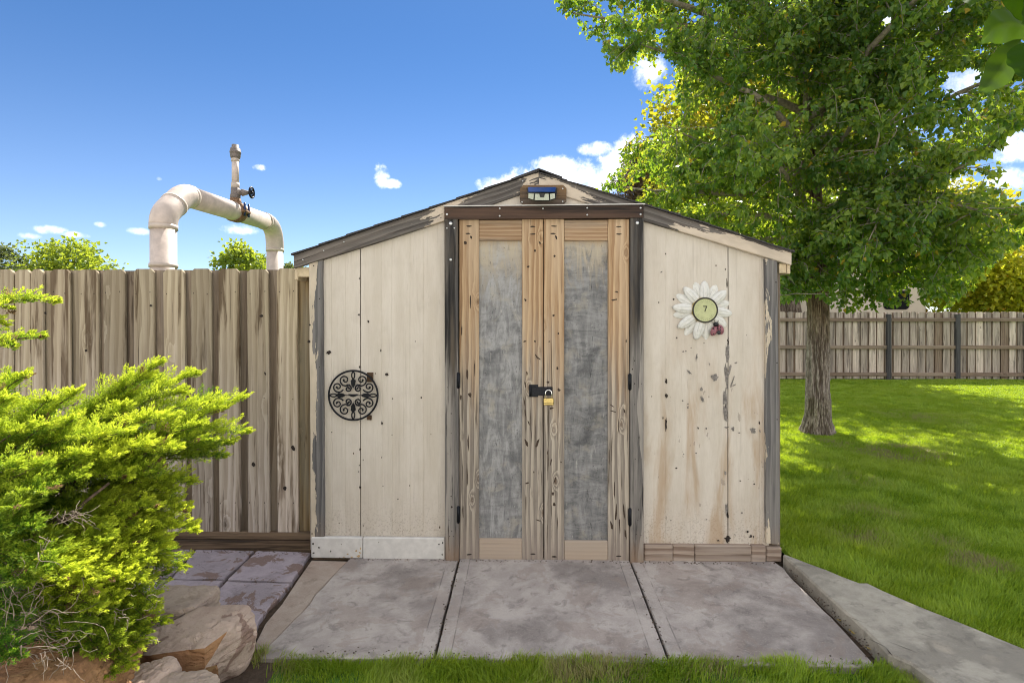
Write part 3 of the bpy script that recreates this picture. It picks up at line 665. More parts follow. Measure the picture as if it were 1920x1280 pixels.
# hasp on the left leaf, padlock hangs in it
yh = 3.412
mb = MB(); p0 = P(994, 741, yh); p1 = P(1036, 725, yh)
mb.box(p0[0], p1[0], yh - .002, yh + .004, p0[2], p1[2], .0018); q0 = P(992, 744, yh); q1 = P(1009, 721, yh)
mb.box(q0[0], q1[0], yh + .003, yh + .009, q0[2], q1[2], .002)
mb.tube([(p0[0] + .004, yh - .002, q0[2] + .004), (p0[0] + .004, yh - .002, q1[2] - .004)], .006, 10)
st_ = P(1029, 731, yh)
mb.tube([(st_[0], yh + .01, st_[2] + .012), (st_[0], yh - .012, st_[2] + .012), (st_[0], yh - .018, st_[2]), (st_[0], yh - .012, st_[2] - .008), (st_[0], yh + .01, st_[2] - .008)], .003, 8)
mb.build('hasp', M['iron'], dl)
M['brass'] = plain('brass', (.55, .42, .16), .38, 1.0, var=.18, scale=120); M['chrome'] = plain('chrome', (.8, .8, .8), .16, 1.0, var=.04)
lk = thing('padlock', 'small brass padlock with steel shackle hanging from the black hasp', 'padlock', P(1028, 758, 3.395))
a = P(1019, 759, 3.39); c = P(1038, 746, 3.39)
b = MB(); b.box(a[0], c[0], 3.380, 3.402, a[2], c[2], .003); b.build('lock_body', M['brass'], lk)
b = MB(); b.box(a[0] - .001, c[0] + .001, 3.379, 3.403, a[2] + .010, a[2] + .014, .001); b.build('bumper_band', M['iron'], lk)
sx0, sx1 = a[0] + .012, c[0] - .012; zt_ = P(1028, 731, 3.39)[2]; cx = (sx0 + sx1) / 2; rr = (sx1 - sx0) / 2
b = MB(); b.tube([(sx0, 3.391, c[2] - .004), (sx0, 3.391, zt_ - rr)] + [(cx - rr * math.cos(t), 3.391, zt_ - rr + rr * math.sin(t)) for t in np.linspace(.3, math.pi - .3, 7)] + [(sx1, 3.391, zt_ - rr), (sx1, 3.391, c[2] - .004)], .0042, 10)
b.build('shackle', M['chrome'], lk)
# old hinge plates left on the siding behind the medallion
for (x0, y0, x1, y1) in ((688, 698, 700, 716), (688, 778, 697, 787)):
    a = P(x0, y1, YS - .005); c = P(x1, y0, YS - .005); b = MB(); b.box(a[0], c[0], YS - .006, YS - .002, a[2], c[2], .001)
    b.tube([(c[0] - .006, YS - .007, a[2]), (c[0] - .006, YS - .007, c[2])], .004, 8)
    if 'rusty' not in M: M['rusty'] = plain('rusty_steel', (.10, .06, .035), .8, .4, var=.4, scale=150)
    b.build('hinge_plate', M['rusty'], shed, label='rusty leftover hinge plate')

# ============================================================ solar lamp on its backing board
mbrd = MB(); a = P(975, 385, YF - .012); c = P(1062, 347.5, YF - .012)
x0, x1, z0, z1 = a[0], c[0], a[2], c[2]; k = .022
mbrd.prism([(x0 + k, z0), (x1 - k, z0), (x1, z0 + k), (x1, z1 - k), (x1 - k, z1), (x0 + k, z1), (x0, z1 - k), (x0, z0 + k)], YF - .020, YF - .002, along=(1, 0, 0), seed=.3)
bd = mbrd.build('mounting_board', M['camboard'], shed); bolts(bd, [(1055, 354, 1.5), (1055, 378, 1.5), (979, 379, 1.5)], YF - .020)
lt = thing('solar_wall_light', 'black solar wall light with blue panel and three pale lenses above the shed doors', 'wall light', P(1017, 370, YF - .03))
M['blackpl'] = plain('black_plastic', (.015, .015, .017), .35, var=.1)
M['solar'] = plain('blue_solar_panel', (.007, .036, .17), .12, 0, .6, var=.12, scale=14)
M['lens'] = plain('ribbed_lens', (.40, .42, .34), .28, 0, .5, var=.08, scale=200)
yb0 = YF - .021
def tp(px, py, y): return P(px, py, y)
def hull(mb, front, yfront, back, yback, seed=.5):
    n = len(front); V = [P(x, y, yfront[i] if hasattr(yfront, '__len__') else yfront) for i, (x, y) in enumerate(front)] + [P(x, y, yback) for x, y in back]
    F = [list(range(n)), list(range(2 * n - 1, n - 1, -1))] + [[i, i + n, (i + 1) % n + n, (i + 1) % n] for i in range(n)]
    return mb.add(V, F, seed=seed)
b = MB(); F_ = [(988, 352), (1045, 352), (1044, 361), (1042, 373), (1030, 377), (1004, 377), (992, 373), (989, 361)]
hull(b, F_, [yb0 - .02, yb0 - .02, yb0 - .062, yb0 - .045, yb0 - .045, yb0 - .045, yb0 - .045, yb0 - .062], F_, yb0); b.build('lamp_housing', M['blackpl'], lt)
b = MB(); V = [P(990, 352, yb0 - .0225), P(1042, 352, yb0 - .0225), P(1041, 360.5, yb0 - .062), P(991, 360.5, yb0 - .062)]
V2 = [(x, y - .003, z + .003) for x, y, z in V]; b.add(V + V2, [[0, 1, 2, 3], [4, 5, 6, 7], [0, 1, 5, 4], [1, 2, 6, 5], [2, 3, 7, 6], [3, 0, 4, 7]]); b.build('solar_panel', M['solar'], lt)
for q in ([(991, 362.5), (1001, 363.5), (1000, 374.5), (990.5, 371.5)], [(1003, 363.5), (1011, 363.5), (1013, 370), (1020, 370), (1022, 363.5), (1029, 363.5), (1029.5, 375.5), (1002.5, 375.5)], [(1031, 363.5), (1040, 362.5), (1041, 371.5), (1032, 374.5)]):
    b = MB(); yy = yb0 - .066
    hull(b, q, yy, q, yb0 - .05); b.build('lens', M['lens'], lt)
b = MB(); q = [(1012, 362.5), (1021, 362.5), (1019.5, 369.5), (1013.5, 369.5)]; hull(b, q, yb0 - .07, q, yb0 - .055); b.build('motion_sensor', M['blackpl'], lt)

# ============================================================ iron medallion
md = thing('wall_medallion', 'round black wrought iron scroll medallion hung on the left siding', 'wall ornament', P(662, 741, 3.43))
cx, _, cz = P(662, 741, 3.425); RM = 46.5 / 1000 * 3.425; ym = 3.428
b = MB(); b.tube([(cx + RM * math.cos(t), ym, cz + RM * math.sin(t)) for t in np.linspace(0, 2 * math.pi, 64, endpoint=False)], .0062, 8, closed=True, caps=False); b.build('ring', M['iron'], md)
sp_ = MB()
def spiral(mx, mz, r0, r1, a0, turns, sx=1):
    pts = []
    for t in np.linspace(0, 1, 26):
        r = lerp(r0, r1, t ** .8); a = a0 + turns * 2 * math.pi * t
        pts.append((cx + sx * (mx + r * math.cos(a)) * RM, ym, cz + (mz + r * math.sin(a)) * RM))
    sp_.tube(pts, list(np.linspace(.0048, .0042, 20)) + [.0045, .005, .006, .007, .007, .005], 7)
for s1 in (1, -1):
    for (mx, mz, r0, a0, tn) in ((.34, .62, .27, -2.4, 1.5), (.63, .34, .25, 3.6, 1.5), (.21, .27, .165, 1.2, 1.4), (.34, -.60, .27, 2.4, -1.5), (.63, -.33, .25, -3.6, -1.5), (.21, -.26, .165, -1.2, -1.4)):
        spiral(mx, mz, r0, .03, a0, tn, s1)
sp_.build('scrollwork', M['iron'], md)
b = MB()
for a in (0, 90, 180, 270):
    ca, sa = math.cos(R(a)), math.sin(R(a))
    def Q(u, v): return (cx + (u * ca - v * sa) * RM, cz + (u * sa + v * ca) * RM)
    b.prism([Q(*q) for q in ((.30, 0), (.42, .07), (.60, .10), (.70, 0), (.60, -.10), (.42, -.07))], ym - .004, ym + .004)
    for sg in (1, -1): b.tube([(Q(u, sg * v)[0], ym, Q(u, sg * v)[1]) for u, v in ((.66, .015), (.76, .06), (.86, .06), (.97, .01))], .0042, 6)
b.prism([(cx + u * RM, cz + v * RM) for u, v in ((-.22, .05), (.22, .05), (.12, -.03), (.0, -.07), (-.12, -.03))], ym - .004, ym + .004)
b.prism([(cx + u * RM, cz + v * RM) for u, v in ((-.5, .014), (.5, .014), (.5, -.014), (-.5, -.014))], ym - .003, ym + .003)
b.build('spearheads', M['iron'], md)

# ============================================================ daisy thermometer with ladybird
th = thing('daisy_thermometer', 'white daisy shaped wall thermometer with green dial on the right siding', 'thermometer', P(1318, 582, 3.43))
m, N = newmat('petal_white'); p = N.attr('pc', 'Vector'); x, y, z = N.sep(p)
base = N.mr(N.m('ADD', z, N.m('MULTIPLY', N.noise(p, 120, 3), .012)), -.052, -.028, 1, 0)
wear = N.noise(N.pos(), 45, 4)
c = N.mix(N.mr(wear, .4, .75), (.66, .65, .62), (.56, .55, .50)); gv = N.m('MULTIPLY', N.mr(N.m('ABSOLUTE', N.m('SUBTRACT', N.m('ABSOLUTE', x), .0105)), .0008, .0030, 1, 0), N.mr(z, .035, .01)); c = N.mix(N.m('MULTIPLY', gv, .45), c, (.30, .30, .29)); c = N.mix(N.m('MULTIPLY', base, .75), c, (.34, .25, .07))
M['petal'] = finish(m, N, c, .55, spec=.4)
M['dial'] = plain('dial_face', (.42, .44, .22), .3, 0, .5, var=.08, scale=40); M['dialrim'] = plain('dial_rim', (.02, .017, .012), .4)
M['dialgold'] = plain('dial_gold', (.35, .25, .05), .5); M['ink'] = plain('dial_ink', (.05, .055, .035), .6); M['inkpale'] = plain('dial_faint_ink', (.26, .29, .14), .6)
cx, _, cz = P(1319.5, 581.5, 3.44); u = 3.44 / 1000
tips = [(700, 120), (535, 130), (330, 235), (190, 370), (120, 600), (140, 750), (220, 975), (350, 1110), (540, 1190), (740, 1190), (900, 1080), (1090, 950), (1195, 720), (1170, 510), (1090, 300), (930, 185)]
order = [0, 2, 4, 6, 8, 11, 12, 14]
for i, (tx, ty) in enumerate(tips):
    dx, dz = (tx - 690) / 9.843 * u, (655 - ty) / 9.843 * u
    L = math.hypot(dx, dz); an = math.atan2(dz, dx); up = i in order
    w = .0315 if up else .031; n = 14; V = []; F = []; r0 = .052
    for k in range(n + 1):
        t = k / n; rr = lerp(r0, L, t); hw = w * max(.03, (1 - abs((t - .47) / .535) ** 2.3)) ** .62 * (1 - .10 * t)
        for j in range(9):
            s_ = (j - 4) / 4; dep = (.019 if up else .001) + .012 * (1 - s_ * s_) * math.sin(math.pi * (.15 + .8 * t)) - .0040 * math.cos(s_ * 9.0) * math.sin(math.pi * t) - .006 * t * t
            V.append((cx + rr * math.cos(an) - s_ * hw * math.sin(an), YS - .006 - dep, cz + rr * math.sin(an) + s_ * hw * math.cos(an)))
    for k in range(n):
        for j in range(8): F.append([k * 9 + j, k * 9 + j + 1, (k + 1) * 9 + j + 1, (k + 1) * 9 + j])
    nv = len(V); rim_ = [k * 9 for k in range(n + 1)] + [n * 9 + j for j in range(1, 9)] + [k * 9 + 8 for k in range(n - 1, -1, -1)]
    for q in rim_: V.append((V[q][0], YS - .003, V[q][2]))
    for a_ in range(len(rim_) - 1): F.append([rim_[a_], rim_[a_ + 1], nv + a_ + 1, nv + a_])
    b = MB(); b.add(V, F, across=(-math.sin(an), 0, math.cos(an)), along=(math.cos(an), 0, math.sin(an)), seed=.5, smooth=True)
    b.build('petal', M['petal'], th)
dy = YS - .037
b = MB(); b.tube([(cx, YS - .004, cz), (cx, dy + .002, cz)], [.084, .081], 40, smooth=False); b.build('dial_housing', M['dialgold'], th)
b = MB(); b.tube([(cx, dy + .003, cz), (cx, dy - .001, cz)], [.075, .075], 40, smooth=False); dial = b.build('dial', M['dial'], th)
b = MB(); b.tube([(cx + .0765 * math.cos(t), dy - .001, cz + .0765 * math.sin(t)) for t in np.linspace(0, 2 * math.pi, 48, endpoint=False)], .0048, 8, closed=True, caps=False); b.build('dial_rim', M['dialrim'], th)
b = MB()
for k in range(27):
    a = R(-60 + k * 300 / 26); r0, r1 = .058, .066
    V = [(cx + r * math.sin(a) * -1 + s_ * .0011 * math.cos(a), dy - .0016, cz + r * math.cos(a) + s_ * .0011 * math.sin(a)) for r, s_ in ((r0, -1), (r0, 1), (r1, 1), (r1, -1))]
    b.add(V, [[0, 1, 2, 3]])
    if k % 3 == 1:
        for e in (-1, 1):
            V = [(cx - (.05 + q) * math.sin(a) + (e * .003 + s_) * math.cos(a), dy - .0016, cz + (.05 + q) * math.cos(a) + (e * .003 + s_) * math.sin(a)) for q, s_ in ((0, -.0012), (0, .0012), (.006, .0012), (.006, -.0012))]
            b.add(V, [[0, 1, 2, 3]])
b.build('scale_marks', M['inkpale'], dial)
b = MB()
def seg(x0, z0, x1, z1, w0, w1):
    d_ = norm((x1 - x0, z1 - z0)); nx, nz = -d_[1], d_[0]
    b.add([(cx + x0 + nx * w0, dy - .002, cz + z0 + nz * w0), (cx + x0 - nx * w0, dy - .002, cz + z0 - nz * w0), (cx + x1 - nx * w1, dy - .002, cz + z1 - nz * w1), (cx + x1 + nx * w1, dy - .002, cz + z1 + nz * w1)], [[0, 1, 2, 3]])
seg(-.015, .024, .011, .024, .0032, .0032); seg(.0095, .026, -.003, -.010, .0032, .0032)
b.build('numeral', M['ink'], dial)
M['ladyred'] = plain('faded_red', (.26, .10, .12), .5, var=.12, scale=100)
lb = MB(); ax_, _, az_ = P(1342, 619, YS)
def dome(mb, x, z, rx, rz, h, y, seg_=16, ang=0, mat=0):
    V = []; F = []; ca, sa = math.cos(ang), math.sin(ang)
    for k in range(6):
        t = k / 5 * math.pi / 2
        for j in range(seg_):
            a = 2 * math.pi * j / seg_; uu, vv = rx * math.cos(t) * math.cos(a), rz * math.cos(t) * math.sin(a)
            V.append((x + uu * ca - vv * sa, y - h * math.sin(t), z + uu * sa + vv * ca))
    for k in range(5):
        for j in range(seg_): F.append([k * seg_ + j, k * seg_ + (j + 1) % seg_, (k + 1) * seg_ + (j + 1) % seg_, (k + 1) * seg_ + j])
    mb.add(V, F, smooth=True, mat=mat)
yl = YS - .026
dome(lb, ax_ - .020, az_ - .004, .021, .034, .022, yl, ang=-.45); dome(lb, ax_ + .020, az_ + .004, .021, .032, .022, yl, ang=.25)
ladyb = lb.build('ladybird', M['ladyred'], th)
b = MB(); dome(b, ax_ - .010, az_ + .038, .017, .015, .02, yl - .004); 
for s_ in (-1, 1): b.tube([(ax_ - .010 + s_ * .006, yl - .012, az_ + .048), (ax_ - .010 + s_ * .012, yl - .014, az_ + .058), (ax_ - .010 + s_ * .010, yl - .014, az_ + .066)], .0018, 6)
b.build('ladybird_head', M['blackpl'], ladyb)
b = MB()
for (sx, sz, r_) in ((-.028, .010, .006), (-.022, -.006, .005), (-.004, .012, .005), (.016, .018, .005), (.014, .004, .005), (.028, -.006, .006), (-.028, -.022, .005), (.002, -.014, .013)): dome(b, ax_ + sx, az_ + sz, r_, r_, .006, yl - .021 + abs(sx) * .25, 10)
b.build('ladybird_spots', M['blackpl'], ladyb)
# ============================================================ GROUND, PATH, KERB
m, N = newmat('soil'); p = N.pos(); n1 = N.noise(p, 1.2, 6, .65); n2 = N.noise(p, 40, 4, .7)
c = N.mix(N.mr(n2, .35, .7), (.085, .058, .04), (.035, .024, .017)); c = N.mix(N.m('MULTIPLY', N.mr(n1, .45, .65), .4), c, (.12, .09, .065))
M['soil'] = finish(m, N, c, .95, N.bump(n2, .8, .01))
m, N = newmat('field_green'); p = N.pos(); n1 = N.noise(p, .25, 5, .6); n2 = N.noise(p, 8, 4, .7)
c = N.mix(N.mr(n1, .4, .65), (.05, .085, .015), (.10, .10, .03)); c = N.mix(N.m('MULTIPLY', N.mr(n2, .4, .7), .4), c, (.03, .05, .01)); M['field'] = finish(m, N, c, .95)
m, N = newmat('turf_base'); p = N.pos(); n1 = N.noise(p, 1.1, 5, .6); n2 = N.noise(p, 30, 4, .7)
c = N.mix(N.mr(n2, .35, .7), (.10, .20, .025), (.055, .12, .016)); c = N.mix(N.m('MULTIPLY', N.mr(n1, .55, .7), .5), c, (.17, .18, .05)); M['turf'] = finish(m, N, c, .95, N.bump(n2, .6, .01))

def sheet(name, poly, z, mat, kind='structure', grid=None, hf=None):
    if grid:
        x0, x1, y0, y1, nx, ny = grid
        X, Y = np.meshgrid(np.linspace(x0, x1, nx), np.linspace(y0, y1, ny)); V = np.c_[X.ravel(), Y.ravel(), np.full(X.size, z)]
        if hf is not None: V[:, 2] = hf(V[:, 0], V[:, 1])
        i = (np.arange(ny - 1)[:, None] * nx + np.arange(nx - 1)[None, :]).ravel(); F = np.c_[i, i + 1, i + nx + 1, i + nx]
        return tag(fastmesh(name, V, F, mat, smooth=True), kind=kind)
    b = MB(); b.add([(x, y, z) for x, y in poly], [list(range(len(poly)))], seed=.5)
    return tag(b.build(name, mat, normals=False), kind=kind)
sheet('ground', [(-600, -600), (600, -600), (600, 600), (-600, 600)], -.30, M['field'])
XK = 1.70                                                   # kerb line
def lawn_z(x, y):
    return .012 + .03 * np.clip((y - 3) / 8, 0, 1) + .012 * (fbm(np.c_[x * .9, y * .9, x * 0], 3) - .5)
LAWNF = 14.38
sheet('lawn', None, 0, M['turf'], grid=(1.70, 26, 3.25, LAWNF + .3, 120, 60), hf=lawn_z)
lw2 = [(1.72, 3.3), (1.74, 3.1), (26, 3.1), (26, .2), (2.95, .2), (2.95, 1.45), (2.28, 2.42), (2.10, 2.78), (1.97, 3.02), (1.80, 3.2)]
b = MB(); b.add([(x, y, float(lawn_z(np.array([x]), np.array([y]))[0])) for x, y in lw2], [list(range(len(lw2)))], seed=.5); tag(b.build('lawn_edge', M['turf'], normals=False), kind='structure')
b = MB(); b.box(1.72, 26, 3.30, LAWNF, -.3, -.02); tag(b.build('lawn_soil', M['soil']), kind='structure')
sheet('lawn_back', None, 0, M['turf'], grid=(-9, 1.74, 3.78, LAWNF + .3, 60, 60), hf=lambda x, y: lawn_z(x, y) - .004)
# front strip of lawn, bare soil round the path
def front_z(x, y): return -.035 + .02 * (fbm(np.c_[x * 3, y * 3, x * 0], 3) - .5) - .02 * np.clip((1.9 - y), 0, 2)
sheet('front_lawn', None, 0, M['turf'], grid=(-1.16, 3.2, -1.2, 2.42, 70, 50), hf=front_z)
def bed_z(x, y):
    t = np.clip((-1.12 - x) / .8, 0, 1); u = np.clip((2.55 - y) / .5, 0, 1) * np.clip((y - .9) / .5, 0, 1)
    return -.03 + .33 * (t * t * (3 - 2 * t)) * (u * u * (3 - 2 * u)) + .03 * (fbm(np.c_[x * 5, y * 5, x * 0], 4) - .5)
sheet('garden_bed', None, 0, M['soil'], grid=(-6, -1.1, -1.0, 3.9, 90, 90), hf=bed_z)
sheet('soil_strip', [(-1.0, 2.0), (1.76, 2.0), (1.76, 3.6), (-1.0, 3.6)], -.045, M['soil'])

JA = (G(858, 1058), G(813, 1238)); JB = (G(1186, 1061), G(1257, 1243))
joints = [(JA[0][0], JA[0][1], JA[1][0], JA[1][1]), (JB[0][0], JB[0][1], JB[1][0], JB[1][1])]
M['conc'] = concrete('path_concrete', (.47, .42, .385), (.375, .33, .305), (.225, .195, .182), (.28, .215, .18), joints, .35)
def jit(poly, step=.05, amp=.006):
    out = []
    for (a, b_) in zip(poly, poly[1:] + poly[:1]):
        L = math.hypot(b_[0] - a[0], b_[1] - a[1]); n = max(1, int(L / step))
        for k in range(n):
            t = k / n; j = amp if k else amp * .3
            out.append((lerp(a[0], b_[0], t) + random.uniform(-j, j), lerp(a[1], b_[1], t) + random.uniform(-j, j)))
    return out
def gp_(L, z=0.): return [G(x, y, z)[:2] for x, y in L]
yback = 3.46
left_edge = gp_([(490, 1232), (505, 1208), (530, 1183), (552, 1160), (567, 1146), (582, 1128), (592, 1112), (620, 1083), (652, 1050)])
fl = 2.405; g = .005
cp = MB()
jl = lambda y: JA[0][0] + (JA[1][0] - JA[0][0]) * (y - JA[0][1]) / (JA[1][1] - JA[0][1])
jr = lambda y: JB[0][0] + (JB[1][0] - JB[0][0]) * (y - JB[0][1]) / (JB[1][1] - JB[0][1])
redge = gp_([(1470, 1064), (1476, 1073), (1524, 1121), (1573, 1170), (1636, 1240)])
cp.slab(jit(left_edge + [(left_edge[-1][0], yback), (jl(yback) - g, yback), (jl(fl) - g, fl)], .06, .004), -.12, 0, bev=.006, seed=.2)
cp.slab(jit([(jl(yback) + g, yback), (jr(yback) - g, yback), (jr(fl) - g, fl - .015), (jl(fl) + g, fl)], .06, .002), -.12, .001, bev=.006, seed=.5)
cp.slab(jit([(jr(yback) + g, yback), (redge[0][0] - .02, yback)] + redge + [(redge[-1][0] - .01, fl - .02), (jr(fl) + g, fl - .015)], .06, .003), -.12, -.001, bev=.006, seed=.8)
tag(cp.build('concrete_path', M['conc']), kind='structure')
M['mortar'] = concrete('mortar_apron', (.42, .35, .295), (.36, .29, .24), (.34, .26, .21), None, None)
ap = MB(); ap.slab(gp_([(584, 1048), (560, 1082), (528, 1130), (498, 1165), (478, 1205), (489, 1233)]) + [(x - .004, y) for x, y in left_edge[1:]], -.12, -.006, bev=.004)
tag(ap.build('mortar_strip', M['mortar']), kind='structure')
M['flag'] = concrete('purple_flagstone', (.40, .345, .375), (.33, .285, .315), (.29, .25, .27), (.19, .125, .10), None, .9, sc=1.6)
fg = MB()
for q in ([(367, 1029), (476, 1031), (421, 1083), (322, 1081)], [(482, 1032), (583, 1036), (547, 1089), (427, 1085)], [(320, 1086), (418, 1087), (352, 1150), (240, 1148)],
          [(424, 1089), (543, 1093), (486, 1160), (470, 1205), (330, 1200), (372, 1140)], [(300, 1028), (362, 1029), (318, 1080), (240, 1079)], [(230, 1084), (314, 1085), (232, 1148), (140, 1146)]):
    fg.slab(jit(gp_(q), .06, .007), -.10, random.uniform(-.004, .004), bev=.007)
tag(fg.build('flagstone_path', M['flag']), kind='structure')

M['kerb'] = concrete('kerb_concrete', (.44, .40, .335), (.34, .31, .26), (.25, .225, .19), None, None, sc=1.3, bump=.9)
kb = MB(); kz = .046
Lk = [(1.722, 3.385), (1.716, 3.2), (1.700, 2.9), (1.694, 2.62), (1.672, 2.37), (1.72, 2.30), (1.735, 2.17), (1.74, 1.6), (1.78, 1.2)]
ccw = lambda L: [(x * CS - y * SN, x * SN + y * CS) for x, y in L]
Rk = [(2.95, 1.2), (2.95, 1.45), (2.60, 1.98), (2.31, 2.41), (2.18, 2.655), (2.13, 2.74), (2.04, 2.93), (2.01, 3.02), (1.965, 3.02), (1.88, 3.177), (1.78, 3.33), (1.73, 3.40)]
Lk, Rk = ccw(Lk), ccw(Rk)
kb.slab(jit(Lk + Rk, .07, .006), -.12, kz, bev=.010)
# cracks and a spalled corner as shallow dark slits
for (px, py, w, h, an) in ((1646, 1205, .006, .10, .5), (1668, 1222, .005, .08, -.2), (1695, 1213, .004, .14, .7), (1603, 1160, .004, .12, .72), (1735, 1190, .003, .10, .8)):
    q = G(px, py, kz + .002); a = an
    V = []
    for (u, v) in ((-h / 2, 0), (0, w / 2), (h / 2, 0), (0, -w / 2)): V.append((q[0] + u * math.sin(a) * -1 + v, q[1] + u * math.cos(a), q[2]))
    kb.add(V, [[0, 1, 2, 3]], mat=1)
tag(kb.build('concrete_kerb', [M['kerb'], M['hole']]), 'raised wedge of grey concrete edging between the path and the green lawn', 'kerb')
cb = MB(); M['crumb'] = plain('soil_crumb', (.10, .07, .05), .95, var=.5, scale=90)
def crumbs(x0, y0, x1, y1, n, w, z):
    for k in range(n):
        t = random.random(); s_ = random.uniform(.002, .007); p = np.array([lerp(x0, x1, t) + random.gauss(0, w), lerp(y0, y1, t) + random.gauss(0, w), z])
        V = [p + np.array([random.uniform(-1, 1), random.uniform(-1, 1), q]) * s_ for q in (0, 0, 0, random.uniform(.5, 1.3))]
        V = [p + np.array([math.cos(a) * s_, math.sin(a) * s_ * .7, 0]) for a in (0, 2.1, 4.2)] + [p + np.array([0, 0, s_ * .8])]
        cb.add(V, [[0, 1, 3], [1, 2, 3], [2, 0, 3]])
crumbs(-1.28, 3.40, 1.62, 3.395, 260, .012, .001); crumbs(JA[0][0], JA[0][1], JA[1][0], JA[1][1], 90, .012, .001); crumbs(JB[0][0], JB[0][1], JB[1][0], JB[1][1], 90, .012, .001)
crumbs(1.63, 3.3, 1.60, 2.4, 160, .018, .001); crumbs(-2.4, 3.50, -1.32, 3.49, 160, .02, .003); crumbs(-1.0, 2.43, 1.5, 2.42, 160, .02, .001)
tag(cb.build('soil_crumbs', M['crumb']), kind='stuff')
M['yleaf'] = plain('yellow_leaf', (.5, .36, .06), .7, var=.3, scale=50)
for (px, py) in ((1580, 1167), (1604, 1193), (1626, 1214), (1636, 1222), (1654, 1241)):
    q = G(px + 2, py - 2, -.028); a = random.random() * 6; b = MB(); n = 7; V = []
    for (u, v, h) in ((0, 0, .004), (.014, .010, .009), (.030, .006, .012), (.040, 0, .016), (.030, -.007, .008), (.014, -.010, .004)):
        V.append((q[0] + u * math.cos(a) - v * math.sin(a), q[1] + u * math.sin(a) + v * math.cos(a), q[2] + h))
    b.add(V, [[0, 1, 2, 3], [0, 3, 4, 5]])
    tag(b.build('fallen_leaf', M['yleaf'], normals=False), 'small dry yellow leaf fallen in the gap beside the concrete kerb', 'leaf', 'fallen leaves along the kerb')

# ============================================================ LEFT FENCE (board on board, dog-eared)
fe = thing('picket_fence', 'tall weathered dog-eared board fence running left from the shed behind the golden shrub', 'fence', (-2.6, 3.6, 0))
YL = 3.55
def picket(mb, x0, x1, zb, zt, y0, y1, ear=.022, lean=0., seed=None, mat=0):
    V = []; F = []; nz = 10; b = .003
    sd = random.random() if seed is None else seed
    bow = random.uniform(-.004, .004)
    def row(a, c, z, k): 
        y = y0 + bow * math.sin(k * math.pi)
        return [(a, y1, z), (a, y + b, z), (a + b, y, z), (c - b, y, z), (c, y + b, z), (c, y1, z)]
    for k in range(nz + 1):
        t = k / nz; z = lerp(zb, zt - ear, t); dx = lean * (1 - t) + .0012 * math.sin(t * 9 + sd * 50)
        V += row(x0 + dx, x1 + dx, z, t)
    V += row(x0 + ear, x1 - ear, zt, 1)
    n = nz + 1
    for k in range(n):
        for i in range(6): F.append([k * 6 + i, k * 6 + (i + 1) % 6, (k + 1) * 6 + (i + 1) % 6, (k + 1) * 6 + i])
    F += [[5, 4, 3, 2, 1, 0], [n * 6 + i for i in range(6)]]
    mb.add(V, F, seed=sd, mat=mat)
fronts = [(-300, -262), (-246, -205), (-190, -150), (-135, -95), (-80, -42), (-27, 25), (28, 57), (58, 80), (94, 130), (147, 184), (193, 234), (249, 288), (306, 346), (357, 395.5), (409, 448), (463, 503), (518, 557)]
mb = MB()
for i, (a, c) in enumerate(fronts):
    x0, x1 = PX(a, YL), PX(c, YL)
    picket(mb, x0, x1, PZ(1005, YL), PZ(503 + random.uniform(-1.0, 1.0), YL), YL + random.uniform(-.004, .004), YL + .018, lean=.008)
    z1, z2 = PZ(548, YL), PZ(944, YL); z3 = PZ(748, YL)
    for z in (z1, z2, z3):
        for xx in (x0 + .022, x1 - .026): mb.chip(xx + random.uniform(-.006, .006), z + random.uniform(-.01, .01), .007, .012, YL - .0055, 1, 0, 7)
for (kx, ky, w, h) in ((550, 840, 9, 13), (475, 870, 9, 11), (534, 915, 8, 9), (283, 573, 6, 6), (85, 587, 5, 6), (161, 657, 6, 6), (490, 592, 8, 6), (497, 700, 4, 8)):
    q = P(kx, ky, YL - .0056); mb.chip(q[0], q[2], w / 280, h / 280, YL - .0056, 1, .3, 10)
mb.build('face_boards', [M['fence_wood'], M['hole']], fe)
mb = MB()
bk = []
for (a, c), (a2, c2) in zip(fronts, fronts[1:]):
    mid = (c + a2) / 2; bk.append((mid - 17, mid + 17))
for i, (a, c) in enumerate(bk):
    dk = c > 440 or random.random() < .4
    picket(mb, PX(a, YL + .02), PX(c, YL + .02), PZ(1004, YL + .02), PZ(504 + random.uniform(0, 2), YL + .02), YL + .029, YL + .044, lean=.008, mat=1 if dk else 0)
picket(mb, PX(559, YL + .03), PX(590, YL + .03), PZ(1003, YL + .03), PZ(512, YL + .03), YL + .0235, YL + .041, mat=2, lean=.01)
M['recess'] = wood('recess_board', (.30, .215, .11), (.13, .085, .04), (.24, .22, .17), .6, stain=(.05, .03, .012), stain_thr=.55, knot=.4, rings=30, per=.0)
mb.build('back_boards', [M['fence_wood'], M['fence_dark'], M['recess']], fe)
for z in (.35, 1.0, 1.62):
    b = MB(); b.box(-6.2, -1.42, YL + .045, YL + .08, z, z + .09, along=(1, 0, 0), across=(0, 0, 1)); b.build('rail', M['fence_dark'], fe)
for x in (-1.50, -3.2, -5.0):
    b = MB(); b.box(x - .045, x + .045, YL + .085, YL + .175, -.2, 1.80); b.build('post', M['fence_dark'], fe)
b = MB(); b.box(-6.2, PX(583, 3.53), 3.535, 3.575, -.1, PZ(1018, 3.53), .005, along=(1, 0, 0), across=(0, 0, 1)); b.box(-6.2, PX(583, 3.54) , 3.545, 3.58, PZ(1017, 3.53), PZ(1003, 3.53), .004, along=(1, 0, 0), across=(0, 0, 1)); b.build('kickboard', M['sleeper'], fe)

